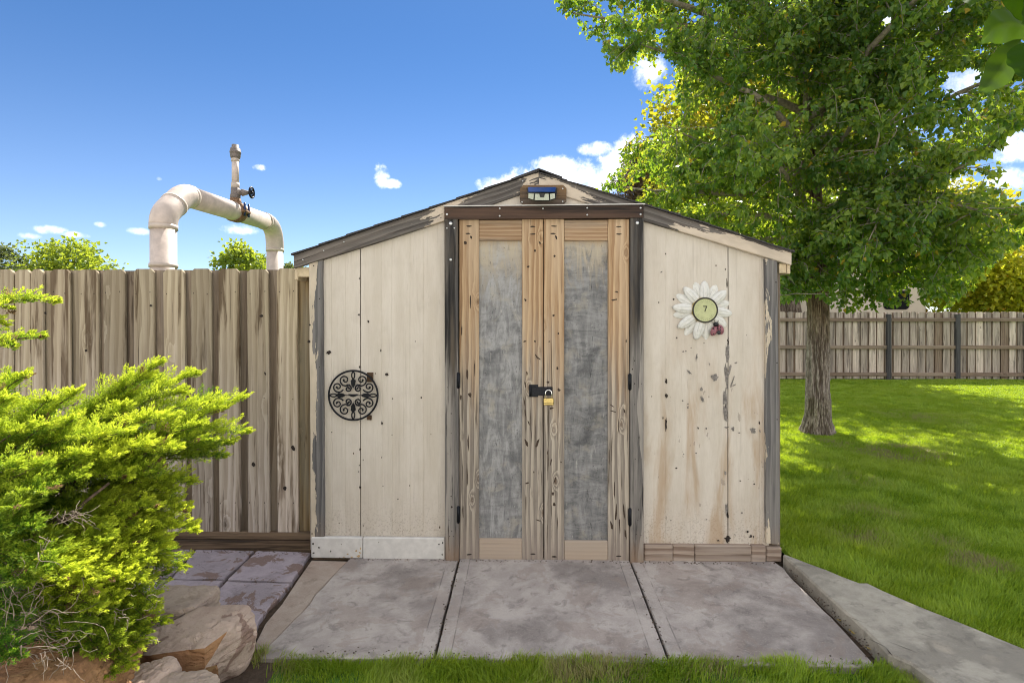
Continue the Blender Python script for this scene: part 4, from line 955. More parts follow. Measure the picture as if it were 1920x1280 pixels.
# ============================================================ FAR FENCE
YB = 14.4
ff = thing('back_fence', 'long pale streaked board fence with dark posts at the far edge of the lawn', 'fence', (8, YB, .03))
posts = [380, 508, 637, 766, 894, 1022, 1151, 1280, 1408, 1536, 1665, 1794, 1924, 2054, 2184, 2314]
mb = MB(); x = PX(340, YB); xe = PX(2400, YB); i = 0; fpx = 15.0 / 1000 * YB
while x < xe:
    w = fpx * random.uniform(.74, .86)
    z = 1.86 + random.uniform(-.012, .012); r = random.random()
    picket(mb, x, x + w, .08, z, YB + .02, YB + .04, ear=.03, mat=1 if r < .09 else 0)
    picket(mb, x + w - .07, x + fpx + .07, .08, z - .01, YB + .05, YB + .07, ear=.03, mat=1 if random.random() < .75 else 0)
    x += fpx
mb.build('board_panel', [M['far_wood'], M['far_dark']], ff)
for a, c in zip(posts, posts[1:]):
    for py in (599.5, 650, 700):
        x0, x1 = PX(a, YB), PX(c, YB); z = PZ(py, YB); b = MB()
        b.box(x0 + .05, x1 - .05, YB - .03, YB + .015, z - .048, z + .048, along=(1, 0, 0), across=(0, 0, 1)); b.build('rail', M['far_dark'], ff)
for a in posts:
    xx = PX(a, YB); b = MB(); b.box(xx - .055, xx + .055, YB - .06, YB + .015, -.1, 1.80); b.build('post', M['far_post'], ff)
# rest of the yard boundary on the left, behind the shed, closes the lawn out of the picture
# ============================================================ PIPE ASSEMBLY
M['pvc'] = plain('beige_pvc', (.54, .445, .385), .5, 0, .4, var=.11, scale=13, bump=.04)
M['pvcband'] = plain('pipe_collar', (.50, .415, .345), .45, 0, .45, var=.08, scale=12)
M['rustcast'] = plain('rusty_cast_iron', (.21, .12, .065), .8, .2, var=.45, scale=60, bump=.4)
M['bluebolt'] = plain('blue_bolt', (.03, .05, .13), .4, .8)
M['greyvalve'] = plain('grey_valve', (.17, .14, .125), .6, var=.25, scale=60)
pp = thing('pipe_loop', 'large cream plastic pipe loop with rusty clamp and valve rising above the fence', 'pipe', (-2.85, 4.3, 0))
dn, df = 4.3, 6.45
n0 = np.array(D(306.5, 560, dn)); n1 = np.array(D(306.5, 415, dn)); f0 = np.array(D(515.5, 560, df)); f1_ = np.array(D(515.5, 452, df))
rp = .094
def arc(a, b_, c, n=9):
    a, b_, c = map(np.array, (a, b_, c)); return [(1 - t) ** 2 * a + 2 * t * (1 - t) * b_ + t * t * c for t in np.linspace(0, 1, n)]
top_n = np.array(D(309, 352, dn)) ; top_n[2] = 2.60; top_f = f1_ + np.array([0, 0, .20])
top_f[2] = max(top_f[2], 2.60)
h0 = top_n + (top_f - top_n) * .155; h1 = top_n + (top_f - top_n) * .87
n1[2] = top_n[2] - .28; f1_[2] = top_f[2] - .28
up_ = lambda h: np.array([0, 0, h])
def cyl(nm, a, c, r0, r1=None, mat='pvc', seg_=24, par=pp): 
    b = MB(); b.tube([a, c], [r0, r1 or r0], seg_); return b.build(nm, M[mat], par)
n00 = n0.copy(); n00[2] = -.1; f00 = f0.copy(); f00[2] = -.1
cyl('riser', n00, n1, rp); cyl('riser', f00, f1_, rp)
kn = (n1 + (top_n - n1) * .45 + 0)
b = MB()
c1 = n1 + up_(.07); c2 = h0 - norm(h0 - top_n) * .07; dg = norm(c2 - c1); Ld = np.linalg.norm(c2 - c1)
e_n = [n1 + np.array([0, 0, -.02])] + arc(n1, c1, c1 + dg * .09, 5) + [c1 + dg * Ld * .5] + arc(c2 - dg * .09, c2, h0, 5)
b.tube(e_n, [rp * 1.07] * len(e_n), 26); eln = b.build('elbow', M['pvc'], pp)
b = MB(); e_f = [f1_ + np.array([0, 0, -.02])] + arc(f1_, top_f, h1, 10); b.tube(e_f, [rp * 1.07] * len(e_f), 26); b.build('elbow', M['pvc'], pp)
cyl('cross_pipe', h0, h1, rp)
up = np.array([0, 0, 1.]); ax = norm(h1 - h0)
for base, dr_, off, w in ((n1, up, -.03, .04), (n1, up, -.34, .03), (f1_, up, -.03, .04), (f1_, up, -.3, .03), (h0, ax, 0, .035), (h1, ax, -.02, .035)):
    a = base + dr_ * off; cyl('collar', a - dr_ * w / 2, a + dr_ * w / 2, rp * 1.085, mat='pvcband')
mid = np.array(e_n[6]); cyl('collar', mid - norm(e_n[7] - e_n[5]) * .012, mid + norm(e_n[7] - e_n[5]) * .012, rp * 1.115, mat='pvcband')
t_ = .52; sc_ = h0 + (h1 - h0) * t_; sc_ = np.array([sc_[0], sc_[1], sc_[2]])
# place the saddle under photo column 443
best = min(np.linspace(0, 1, 200), key=lambda t: abs((lambda w: 960 + 1000 * ((w[0] * CS + w[1] * SN) / (-w[0] * SN + w[1] * CS)) - 441)(h0 + (h1 - h0) * t)))
sc_ = h0 + (h1 - h0) * best
cl = MB(); cl.tube([sc_ - ax * .05, sc_ + ax * .05], [rp * 1.14] * 2, 26); cl.tube([sc_ + up * .06, sc_ + up * .135], [.07, .05], 16)
sd_v = norm(np.cross(ax, up))
for sg in (1, -1): cl.tube([sc_ + sd_v * sg * .105 - ax * .07, sc_ + sd_v * sg * .105 + ax * .07], .022, 8)
clamp = cl.build('saddle_clamp', M['rustcast'], pp)
for k in (-.045, .045):
    q = sc_ + sd_v * .115 + ax * k; cyl('clamp_bolt', q + up * -.05, q + up * .085, .011, mat='bluebolt', seg_=8, par=clamp)
zt2 = D(440, 272, (sc_ @ np.array([-SN, CS, 0])))[2]; z0_ = sc_[2] + .13
st0 = sc_.copy()
def zz(f): return st0 * np.array([1, 1, 0]) + up * lerp(z0_, zt2, f)
vb = MB(); vb.tube([zz(-.02), zz(.06), zz(.10), zz(.20)], [.045, .05, .044, .042], 16); vb.tube([zz(.12), zz(.12) + sd_v * .075], [.036, .030], 12); vb.tube([zz(.12) + sd_v * .07, zz(.12) + sd_v * .10, zz(.12) + sd_v * .16], [.038, .028, .012], 12)
valve = vb.build('gate_valve', M['greyvalve'], pp)
wc = zz(.12) + sd_v * .165; hw = MB(); e1 = ax; 
hw.tube([wc + (e1 * math.cos(t) + up * math.sin(t)) * .052 for t in np.linspace(0, 2 * math.pi, 24, endpoint=False)], .0105, 8, closed=True, caps=False)
for a in range(5): t = a * 2 * math.pi / 5; hw.tube([wc, wc + (e1 * math.cos(t) + up * math.sin(t)) * .05], .007, 6)
hw.tube([wc - sd_v * .012, wc + sd_v * .014], .014, 8); hw.build('handwheel', M['iron'], valve)
cyl('standpipe', zz(.19), zz(.76), .034, mat='pvc', seg_=16)
cyl('collar', zz(.19), zz(.30), .040, mat='pvcband', seg_=16); cyl('collar', zz(.69), zz(.75), .039, mat='pvcband', seg_=16)
b = MB(); b.tube([zz(.75), zz(.77), zz(.80), zz(.845), zz(.85), zz(.875), zz(.88), zz(.93), zz(.935), zz(1.0)], [.042, .047, .05, .05, .054, .054, .05, .048, .036, .034], 18); b.build('air_vent_cap', M['greyvalve'], pp)

# ============================================================ ROCKS
def rockmat(name, a, b_, d, ochre):
    m, N = newmat(name); p = N.pos(); n1 = N.noise(p, 5, 6, .6, .4); n2 = N.noise(p, 38, 5, .65); st = N.noise(N.vm('MULTIPLY', p, (4, 4, 26)), 1, 4, .6, .4)
    c = N.mix(N.mr(n1, .4, .64), a, b_); c = N.mix(N.m('MULTIPLY', N.mr(st, .5, .7), .45), c, d)
    c = N.mix(N.m('MULTIPLY', N.mr(N.noise(N.vm('ADD', p, (3, 1, 2)), 6, 5, .6, .3), .56, .6), .65), c, ochre); c = N.mix(N.m('MULTIPLY', N.mr(n2, .55, .75), .4), c, tuple(v * .5 for v in d))
    return finish(m, N, c, .9, N.bump(N.m('ADD', n2, st), .9, .012), spec=.2)
M['rock'] = rockmat('sandstone', (.50, .385, .315), (.40, .30, .245), (.22, .155, .12), (.18, .10, .075))
M['rock_ochre'] = rockmat('ochre_sandstone', (.36, .20, .10), (.30, .155, .08), (.20, .10, .05), (.40, .25, .12))
M['rock_pale'] = rockmat('pale_sandstone', (.45, .36, .29), (.38, .30, .25), (.30, .23, .19), (.33, .26, .2))
def rock(name, c, size, seed, mat, label, planes=9, rot=0., tilt=(0, 0), ledge=None, mats2=None):
    rs = np.random.default_rng(seed)
    bm = bmesh.new(); bmesh.ops.create_cube(bm, size=2.0); bmesh.ops.subdivide_edges(bm, edges=bm.edges[:], cuts=56, use_grid_fill=True)
    V = np.array([v.co[:] for v in bm.verts]); 
    s_ = np.abs(V); k = (s_ ** 12).sum(1) ** (1 / 12); V = V / k[:, None]
    for _ in range(planes):
        n = rs.normal(size=3); n /= np.linalg.norm(n); n[2] *= .7; d = rs.uniform(.86, 1.16); q = V @ n - d; V -= np.where(q > 0, q, 0)[:, None] * n * .96
    dis = (fbm(V * 1.6 + seed, 4) - .5) * .16 + (fbm(V * 7 + seed, 5) - .5) * .06 - np.clip(np.abs(fbm(V * 2.3 + seed + 5, 3) - .5) * -20 + 1, 0, 1) * .035 + (np.abs(fbm(V * np.array([2, 2, 9.]) + seed * 3, 3) - .5)) * -.10
    nn = V / np.linalg.norm(V, axis=1)[:, None]; V = V + nn * dis[:, None]
    if ledge: V = ledge(V)
    V = V * np.array(size) / 2
    cr, sr = math.cos(rot), math.sin(rot)
    V = np.c_[V[:, 0] * cr - V[:, 1] * sr, V[:, 0] * sr + V[:, 1] * cr, V[:, 2]]; V[:, 2] += tilt[0] * V[:, 0] + tilt[1] * V[:, 1]
    for v, q in zip(bm.verts, V + np.array(c)): v.co = q
    bmesh.ops.recalc_face_normals(bm, faces=bm.faces)
    me = bpy.data.meshes.new(name); bm.to_mesh(me); bm.free(); me.materials.append(M[mat]); me.polygons.foreach_set('use_smooth', [True] * len(me.polygons)); me.set_sharp_from_angle(angle=R(24))
    if mats2: 
        me.materials.append(M[mats2])
        for p_ in me.polygons:
            if p_.normal.z < .25 and p_.normal.y < -.2 and p_.center.z < c[2] + size[2] * .32 and p_.center.x < c[0] + size[0] * .25: p_.material_index = 1
    return tag(link(name, me), label, 'rock')
def ledge_main(V):                      # overhanging front lip on the left, tall slanting right face
    V = V.copy(); f = V[:, 1] < 0
    under = np.clip((-.05 - V[:, 2]) * 1.6, 0, 1) * np.clip((.45 - V[:, 0]) * 2.5, 0, 1) * np.clip(-V[:, 1] * 1.5, 0, 1)
    V[:, 1] += under * .65
    return V
def hull_rock(name, pts, mat, mat2, label, seed):
    bm = bmesh.new()
    for q in pts: bm.verts.new(q)
    r = bmesh.ops.convex_hull(bm, input=bm.verts[:])
    loose = [v for v in bm.verts if not v.link_faces]; bmesh.ops.delete(bm, geom=loose, context='VERTS')
    bmesh.ops.recalc_face_normals(bm, faces=bm.faces)
    ochre = {f.index for f in bm.faces}
    for f in bm.faces:
        c = f.calc_center_median(); f.material_index = 1 if (f.normal.y < -.35 and f.normal.z < .3 and c.x < -1.22 and c.z > .02) else 0
    bmesh.ops.subdivide_edges(bm, edges=bm.edges[:], cuts=14, use_grid_fill=True); bmesh.ops.triangulate(bm, faces=bm.faces[:])
    bm.normal_update(); V = np.array([v.co[:] for v in bm.verts]); Nn = np.array([v.normal[:] for v in bm.verts])
    dsp = (fbm(V * 7 + seed, 4) - .5) * .035 + (fbm(V * 28 + seed, 4) - .5) * .014 - np.clip(1 - np.abs(fbm(V * np.array([5, 5, 16]) + seed + 3, 4) - .5) * 26, 0, 1) * .008
    for v, q in zip(bm.verts, V + Nn * dsp[:, None]): v.co = q
    me = bpy.data.meshes.new(name); bm.to_mesh(me); bm.free(); me.materials.append(M[mat]); me.materials.append(M[mat2]); me.polygons.foreach_set('use_smooth', [True] * len(me.polygons)); me.set_sharp_from_angle(angle=R(22))
    return tag(link(name, me), label, 'rock')
RP = [G(*q) for q in ((262, 1228, .19), (285, 1228, .205), (341, 1160, .235), (374, 1141, .24), (432, 1134, .24), (465, 1138, .228), (425, 1184, .226), (383, 1215, .215), (327, 1221, .212), (265, 1190, .21), (479, 1152, .20), (481, 1191, .13), (478, 1214, .06), (458, 1257, -.02), (285, 1254, .15), (317, 1247, .155), (385, 1252, .14), (408, 1246, .12), (412, 1295, -.06), (300, 1300, -.06))]
RP += [(x, y, -.06) for x, y, z in RP[:6]] + [(RP[4][0] + .02, RP[4][1] + .05, .1)]
hull_rock('sandstone_boulder', RP, 'rock', 'rock_ochre', 'large flat-topped pinkish sandstone boulder at the corner of the flagstones', 11)
rock('sandstone_boulder', (-1.60, 2.42, .15), (.30, .24, .22), 4, 'rock_pale', 'pale pink boulder half hidden under the shrub, behind the flat-topped one')
rock('sandstone_boulder', (-1.215, 1.90, .10), (.23, .18, .22), 23, 'rock_pale', 'small pale stone in front of the overhanging sandstone ledge', 7, .2)
rock('sandstone_boulder', (-1.375, 1.93, .13), (.13, .2, .22), 31, 'rock', 'narrow grey-tan stone between the pale stone and the shrub', 7, -.3)
rock('sandstone_boulder', (-1.63, 1.78, .20), (.50, .36, .34), 17, 'rock_ochre', 'broad reddish brown boulder beneath the lowest shrub branches', 9, .15, (.12, 0))
# ============================================================ unseen paving and pale building behind the viewpoint, added to bounce sun forward
M['patio'] = concrete('patio_concrete', (.52, .50, .47), (.46, .44, .41), (.41, .39, .36), None, None)
b = MB(); b.slab([(-9, -5.2), (9, -5.2), (9, .9), (-9, .9)], -.2, -.04, bev=.01); tag(b.build('patio', M['patio']), kind='structure')
M['stucco'] = plain('pale_stucco', (.80, .78, .74), .9, var=.05, scale=8, bump=.3); M['houseroof'] = plain('roof_tile_grey', (.12, .11, .10), .9, var=.3, scale=20)
hs = thing('house', 'pale stucco house facing the shed across the patio', 'house', (0, -5.4, 0))
b = MB(); b.box(-10, 10, -9.5, -5.2, -.2, 5.6, .02); b.build('wall', M['stucco'], hs)
b = MB(); b.prism([(-10.5, 5.6), (10.5, 5.6), (10.5, 5.75), (0, 8.0), (-10.5, 5.75)], -9.9, -5.0); b.build('roof', M['houseroof'], hs)
for x, z, w_, h_ in ((-6, 1, 1.6, 1.3), (5.5, 1, 1.8, 1.3), (-6, 3.7, 1.4, 1.2), (0, 3.7, 1.4, 1.2), (6, 3.7, 1.4, 1.2)):
    b = MB(); b.box(x - w_ / 2, x + w_ / 2, -5.22, -5.17, z, z + h_); b.build('window', M['solar'] if False else plain('window_glass', (.03, .035, .04), .1, 0, .6), hs)
b = MB(); b.box(-1, 1, -5.22, -5.16, -.1, 2.1); b.build('door', M['whiteboard'], hs)
# ============================================================ FOLIAGE HELPERS
def leaves(name, C, axis, nrm_, length, width, tone, mat, parent, fold=.25, label=None):
    """kite-shaped folded leaves, one per row of C; axis = stalk-to-tip, nrm_ = rough face normal"""
    C = np.asarray(C); axis = axis / np.linalg.norm(axis, axis=1)[:, None]
    side = np.cross(axis, nrm_); side /= (np.linalg.norm(side, axis=1)[:, None] + 1e-9); up_ = np.cross(side, axis)
    L = np.asarray(length)[:, None]; W = np.asarray(width)[:, None]
    b = C; t = C + axis * L; mid_ = C + axis * L * .36
    l = mid_ + side * W * .5 + up_ * W * fold; r = mid_ - side * W * .5 + up_ * W * fold
    n = len(C); V = np.empty((n * 4, 3)); V[0::4] = b; V[1::4] = l; V[2::4] = t; V[3::4] = r
    i = np.arange(n) * 4; F = np.empty((n * 2, 3), int); F[0::2] = np.c_[i, i + 2, i + 1]; F[1::2] = np.c_[i, i + 3, i + 2]
    return fastmesh(name, V, F, mat, parent, {'tone': np.repeat(tone, 4)}, label=label)
def rnd_dir(n, rg): v = rg.normal(size=(n, 3)); return v / np.linalg.norm(v, axis=1)[:, None]
def curve_pts(p0, d0, L, n, rg, up_=.0, wander=.25, droop=0.):
    pts = [np.array(p0, float)]; d = norm(d0)
    for k in range(n):
        d = norm(d + rg.normal(size=3) * wander / math.sqrt(n) + np.array([0, 0, up_ / n - droop * (k / n) / n])); pts.append(pts[-1] + d * L / n)
    return pts
def bark(name, a, b_, d, vs=1.0):
    m, N = newmat(name); p = N.pos(); v = N.vm('MULTIPLY', p, (34 * vs, 34 * vs, 6.5 * vs)); r = N.noise(v, 1, 5, .65, .8); bl = N.noise(p, 2.2, 4)
    c = N.mix(N.mr(r, .38, .62), d, a); c = N.mix(N.mr(bl, .4, .62), c, N.mix(N.mr(r, .38, .62), d, b_))
    return finish(m, N, c, .92, N.bump(r, 1.0, .012), spec=.15)
M['bark'] = bark('furrowed_bark', (.30, .245, .205), (.25, .20, .15), (.085, .06, .045))
M['bark2'] = bark('old_bark', (.26, .21, .16), (.22, .17, .12), (.08, .055, .04), .5)
M['twig'] = plain('pale_twig', (.27, .23, .17), .85, var=.3)
M['darktwig'] = plain('dark_twig', (.07, .05, .035), .9, var=.3)

# ============================================================ LAWN TREE
tr = thing('shade_tree', 'tall leafy tree with furrowed grey trunk standing in the lawn right of the shed', 'tree', G(1533, 815, .04))
rg = np.random.default_rng(21)
tb = np.array(G(1533, 812, .03)); DT = 7.05
axis_pts = [(0, np.array([tb[0], tb[1], -.05])), (.5, np.array(D(1534, 745, DT))), (1.2, np.array(D(1534, 640, DT))), (2.3, np.array(D(1533, 490, DT))), (3.4, np.array(D(1522, 330, DT))), (4.6, np.array(D(1505, 150, DT))), (5.8, np.array(D(1480, 10, DT))), (8.2, np.array(D(1470, -330, DT)))]
zc_ = [p[2] for _, p in axis_pts]
def tpos(z): return np.array([np.interp(z, zc_, [p[0] for _, p in axis_pts]), np.interp(z, zc_, [p[1] for _, p in axis_pts]), z])
def trad(z): return float(np.interp(z, [-.05, .08, .3, .8, 1.6, 2.3, 2.8, 3.6, 5, 7, 8.5], [.222, .185, .15, .132, .124, .12, .115, .095, .07, .04, .015]))
segs_, rings_ = 160, 230; V = []; FU = []; 
zz_ = np.linspace(-.05, 8.4, rings_)
zz_ = np.concatenate([np.linspace(-.05, 2.6, 260), np.linspace(2.65, 8.4, 60)])
A = np.linspace(0, 2 * math.pi, segs_, endpoint=False)
for z in zz_:
    r = trad(z); c = tpos(z)
    px = np.c_[np.cos(A) * 3.6, np.sin(A) * 3.6, np.full(segs_, z * 1.5)]
    wob = (fbm(px + 3, 3) - .5)
    q = np.c_[np.cos(A) * 6.5 + wob * 1.6, np.sin(A) * 6.5 + wob * 1.6, np.full(segs_, z * 2.6)]
    n = fbm(q, 4); fur = np.abs(n - .5) * 2
    FU.append(np.clip(fur, 0, .28) / .28); dis = FU[-1] * .026 - .018 + (fbm(px * .5 + 9, 2) - .5) * .03
    flare = max(0, .32 - z) * .62 * (.35 + np.clip(np.cos(A * 5 + 1. + np.sin(A * 2)), 0, 1))
    rr = r + dis * min(1, r / .12) + flare * r
    V.append(np.c_[c[0] + np.cos(A) * rr, c[1] + np.sin(A) * rr, np.full(segs_, z)])
V = np.concatenate(V); n_ = len(zz_); i = (np.arange(n_ - 1)[:, None] * segs_ + np.arange(segs_)[None, :]); j = (np.arange(n_ - 1)[:, None] * segs_ + (np.arange(segs_)[None, :] + 1) % segs_)
F = np.stack([i, j, j + segs_, i + segs_], -1).reshape(-1, 4)
m, N = newmat('trunk_bark'); p = N.pos(); z = N.sep(p)[2]; v = N.vm('MULTIPLY', p, (60, 60, 12)); r = N.noise(v, 1, 5, .65, .6); r2 = N.noise(N.vm('MULTIPLY', p, (14, 14, 3)), 1, 4, .6)
c = N.mix(N.mr(r, .36, .66), (.17, .135, .115), (.44, .37, .335)); up_c = N.mix(N.mr(r, .36, .66), (.115, .075, .045), (.27, .20, .125))
c = N.mix(N.mr(N.m('ADD', z, N.m('MULTIPLY', r2, .6)), 1.2, 2.2), c, up_c); c = N.mix(N.m('MULTIPLY', N.mr(r2, .55, .7), .4), c, (.13, .10, .07)); c = N.mix(N.mr(N.attr('fur'), .1, .75, .8, 0), c, (.07, .048, .035))
M['trunkbark'] = finish(m, N, c, .92, N.bump(r, .8, .008), spec=.15)
fastmesh('trunk', V, F, M['trunkbark'], tr, {'fur': np.concatenate(FU)}, smooth=True)
EDGE = ([-400, 0, 55, 75, 120, 150, 175, 215, 240, 262, 300, 335, 360, 420, 480, 560], [1000, 1030, 1050, 1115, 1125, 1150, 1180, 1190, 1225, 1150, 1150, 1100, 1130, 1200, 1400, 1420])
LOW = ([1400, 1540, 1560, 1640, 1700, 1760, 1800, 1850, 1920, 2100], [575, 560, 592, 585, 575, 590, 565, 500, 450, 440])
GAPS = ((1800, 150, 30, 24), (1800, 345, 32, 17), (1908, 285, 26, 44), (1665, 35, 12, 10), (1830, 330, 20, 14), (1590, 240, 12, 10), (1255, 215, 26, 20), (1245, 130, 22, 26))
def keep_in(pts):                 # limbs end where the crown ends on the shed side
    out = []
    for q in pts:
        dd = -q[0] * SN + q[1] * CS
        ux, uy = 960 + 1000 * (q[0] * CS + q[1] * SN) / dd, 610 - 1000 * (q[2] - EYE) / dd
        if ux < np.interp(uy, *EDGE) + 15: break
        if len(out) > 1 and (uy > np.interp(ux, *LOW) - 4 or any(((ux - gx) / sx) ** 2 + ((uy - gy) / sy) ** 2 < 1 for gx, gy, sx, sy in GAPS)): break
        out.append(q)
    return out if len(out) > 1 else pts[:2]
limb = MB(); TW = []            # TW: (points along a twig) to hang leaves on
SPEC = [(2.15, 200, 2.0, -.05), (2.25, 20, 2.6, .0), (2.35, 330, 2.4, .02), (2.45, 290, 2.0, .1), (2.5, 110, 2.2, .1), (2.6, 170, 2.6, .12), (2.75, 60, 2.6, .15), (2.9, 235, 2.5, .2), (3.0, 0, 3.0, .2), (3.15, 185, 2.9, .25), (3.3, 310, 2.7, .3), (3.45, 140, 2.7, .3),
        (3.6, 85, 2.6, .3), (3.8, 205, 3.0, .35), (3.95, 15, 3.1, .35), (4.15, 265, 2.7, .4), (4.3, 175, 3.1, .4), (4.5, 335, 3.0, .45), (4.7, 110, 2.7, .45), (4.9, 190, 3.2, .5), (5.1, 40, 2.9, .5), (5.3, 290, 2.6, .5), (5.5, 165, 3.2, .55), (5.7, 220, 3.0, .6), (5.9, 350, 2.7, .6), (6.1, 130, 2.6, .7), (6.4, 60, 2.4, .7), (6.6, 250, 2.3, .8),
        (6.9, 180, 2.5, .9), (7.2, 320, 2.0, 1.0), (7.5, 90, 1.8, 1.2), (7.9, 200, 1.6, 1.4), (2.35, 275, 1.9, .12), (2.5, 305, 2.3, .1), (2.45, 350, 2.6, .1), (2.6, 25, 2.6, .08), (2.55, 240, 1.6, .15), (2.7, 285, 2.2, .2), (2.8, 330, 2.8, .15), (2.3, 60, 2.2, .05), (2.9, 262, 1.7, .3), (5.2, 182, 4.3, .2), (5.5, 172, 4.5, .28), (5.9, 190, 4.4, .35), (6.3, 176, 4.2, .4), (3.1, 178, 3.6, .22), (2.9, 188, 3.4, .2), (3.5, 170, 3.5, .3), (4.0, 268, 1.6, .5), (4.6, 275, 1.7, .5), (5.2, 262, 1.7, .5), (5.0, 278, 1.3, .9), (3.4, 272, 1.7, .3), (4.3, 240, 1.7, .3), (5.7, 285, 1.8, .4), (5.0, 300, 2.2, .3), (3.8, 300, 2.0, .3), (4.7, 20, 3.3, .1), (5.3, 350, 3.3, .2)]
for (z, az, L, el) in SPEC:
    a = R(az + rg.uniform(-12, 12)); d = np.array([math.cos(a), math.sin(a), el]); p0 = tpos(z); L *= rg.uniform(.92, 1.08)
    pts = curve_pts(p0, d, L, 9, rg, up_=.25, wander=.35, droop=.9 if z < 4 else .5)
    pts = keep_in(pts); r0 = .022 + .010 * L; limb.tube(pts, list(np.linspace(r0, .008, len(pts))), 8)
    for k in range(min(2, len(pts) - 1), len(pts)):
        for q in range(4 if k > 3 else 3):
            dd = rnd_dir(1, rg)[0]; dd[2] = dd[2] * .55 + (.1 if z > 4 else -.05); base_d = norm(np.array(pts[k]) - np.array(pts[k - 1])); sub = norm(dd + base_d * .55)
            Ls = rg.uniform(.45, 1.0) * (1.15 - .45 * k / len(pts)); sp = curve_pts(pts[k], sub, Ls, 6, rg, wander=.5, droop=.7 if z < 4.5 else .35)
            sp = keep_in(sp)
            if len(sp) < 4: continue
            limb.tube(sp, list(np.linspace(.008, .0028, len(sp))), 5); TW.append(sp)
            for w in range(2):
                kk = rg.integers(1, len(sp)); d3 = norm(rnd_dir(1, rg)[0] * .9 + norm(sp[-1] - sp[0]) * .8 + np.array([0, 0, -.15])); s3 = keep_in(curve_pts(sp[kk], d3, rg.uniform(.2, .45), 4, rg, wander=.4, droop=.5))
                if len(s3) > 2: limb.tube(s3, list(np.linspace(.004, .0018, len(s3))), 4); TW.append(s3)
C = []; AX = []
for tw in TW:
    tw = np.array(tw); L = np.linalg.norm(tw[-1] - tw[0]); n = int(28 * L / .4) + 8
    t = rg.uniform(.12, 1.0, n) * (len(tw) - 1); k = np.minimum(t.astype(int), len(tw) - 2); f = (t - k)[:, None]
    p = tw[k] * (1 - f) + tw[k + 1] * f; off = rnd_dir(n, rg) * rg.uniform(.01, .075, n)[:, None]; off[:, 2] -= .015
    C.append(p + off); AX.append(off / .05 + np.array([0, 0, -.75]) + rg.normal(size=(n, 3)) * .35)
C = np.concatenate(C); AX = np.concatenate(AX)
# the tree's own outline on the shed side, thinned to an uneven edge, and a few open windows in the crown
fx = C[:, 0] * CS + C[:, 1] * SN; fd = -C[:, 0] * SN + C[:, 1] * CS
PXL = 960 + 1000 * fx / fd; PYL = 610 - 1000 * (C[:, 2] - EYE) / fd
edge = np.interp(PYL, [-400, 0, 55, 75, 120, 150, 175, 215, 240, 262, 300, 335, 360, 420, 480, 560], [1000, 1030, 1050, 1115, 1125, 1150, 1180, 1190, 1225, 1150, 1150, 1100, 1130, 1200, 1400, 1420])
nz = fbm(np.c_[PXL / 45, PYL / 45, C[:, 1] * .5], 3) - .5
keep = PXL > edge + nz * 90 + rg.exponential(14, len(C)) - 10
low = np.interp(PXL, *LOW); keep &= PYL < low + nz * 60; keep &= (PYL > -60) | (rg.random(len(C)) < .42)
for (gx, gy, sx, sy) in GAPS:
    keep &= ((PXL - gx) / sx) ** 2 + ((PYL - gy) / sy) ** 2 + nz * 1.6 > 1
C, AX = C[keep], AX[keep]; n = len(C); print('tree leaves', n)
M['leaf'] = leafmat('tree_leaf', (.042, .10, .026), (.23, .32, .075), (.28, .44, .022), (.74, .78, .045), .50, .27, old=(.42, .30, .03))
clump = fbm(C * 1.1, 3); tone = np.clip(.25 + (clump - .5) * 1.2 + rg.uniform(-.42, .52, n), 0, .9)
tone[rg.random(n) < .012] = 1.0
S = rg.uniform(.040, .080, n); leaves('crown', C, AX, rnd_dir(n, rg), S, S * rg.uniform(.78, .98, n), tone, M['leaf'], tr)
limb.build('branches', M['twig'], tr)

# ============================================================ OTHER TREES
def small_tree(name, label, base, crown_c, crown_r, n, size, mat, seed, trunk_r=.14, clumps=40, trunk_mat='bark2', group=None, stems=None, shape=None, cat='tree', spiky=False):
    rg = np.random.default_rng(seed); t = thing(name, label, cat, base, group); base = np.array(base, float); cc = np.array(crown_c, float); cr = np.array(crown_r, float)
    b = MB()
    for (sx, sy, tr_) in (stems or [(0, 0, trunk_r)]):
        top = cc + np.array([sx * 2, sy * 2, cr[2] * .25]); b.tube([base + np.array([sx, sy, -.2]), base * .6 + top * .4 + np.array([sx * .6, sy, 0]), top], [tr_, tr_ * .8, tr_ * .25], 12)
    b.build('trunk', M[trunk_mat], t)
    lb = MB(); Cs = []; Ax = []; To = []
    for k in range(clumps):
        d = rnd_dir(1, rg)[0]; d[2] = d[2] * .9 + .1; r = rg.uniform(.45, 1.0) ** .6; p = cc + d * cr * r
        if shape is not None: p = shape(p, cc, cr)
        st_ = np.array([cc[0] + (base[0] - cc[0]) * .3, cc[1], max(base[2] + .6, cc[2] - cr[2] * rg.uniform(.2, .9))])
        lb.tube([st_, st_ * .5 + p * .5 + np.array([0, 0, .1]), p], [.035 * cr[2] / 2, .02 * cr[2] / 2, .006], 6)
        m_ = int(n / clumps); rad = cr.mean() * rg.uniform(.16, .30); q = np.clip(rg.normal(size=(m_, 3)), -1.9, 1.9) * rad * np.array([.75, .75, .5]); Cs.append(p + q)
        Ax.append(q / rad * .6 + np.array([0, 0, -.1 if not spiky else .4]) + rg.normal(size=(m_, 3)) * .5); To.append(np.clip(rg.uniform(.0, .5) + q[:, 2] / rad * .18 + rg.uniform(-.15, .3, m_), 0, .9))
    C = np.concatenate(Cs); A_ = np.concatenate(Ax); T = np.concatenate(To); S = rg.uniform(.7, 1.3, len(C)) * size
    T[rg.random(len(T)) < .02] = 1.
    leaves('crown', C, A_, rnd_dir(len(C), rg), S, S * (.8 if not spiky else .28), T, M[mat], t); lb.build('branches', M['darktwig'], t)
    return t
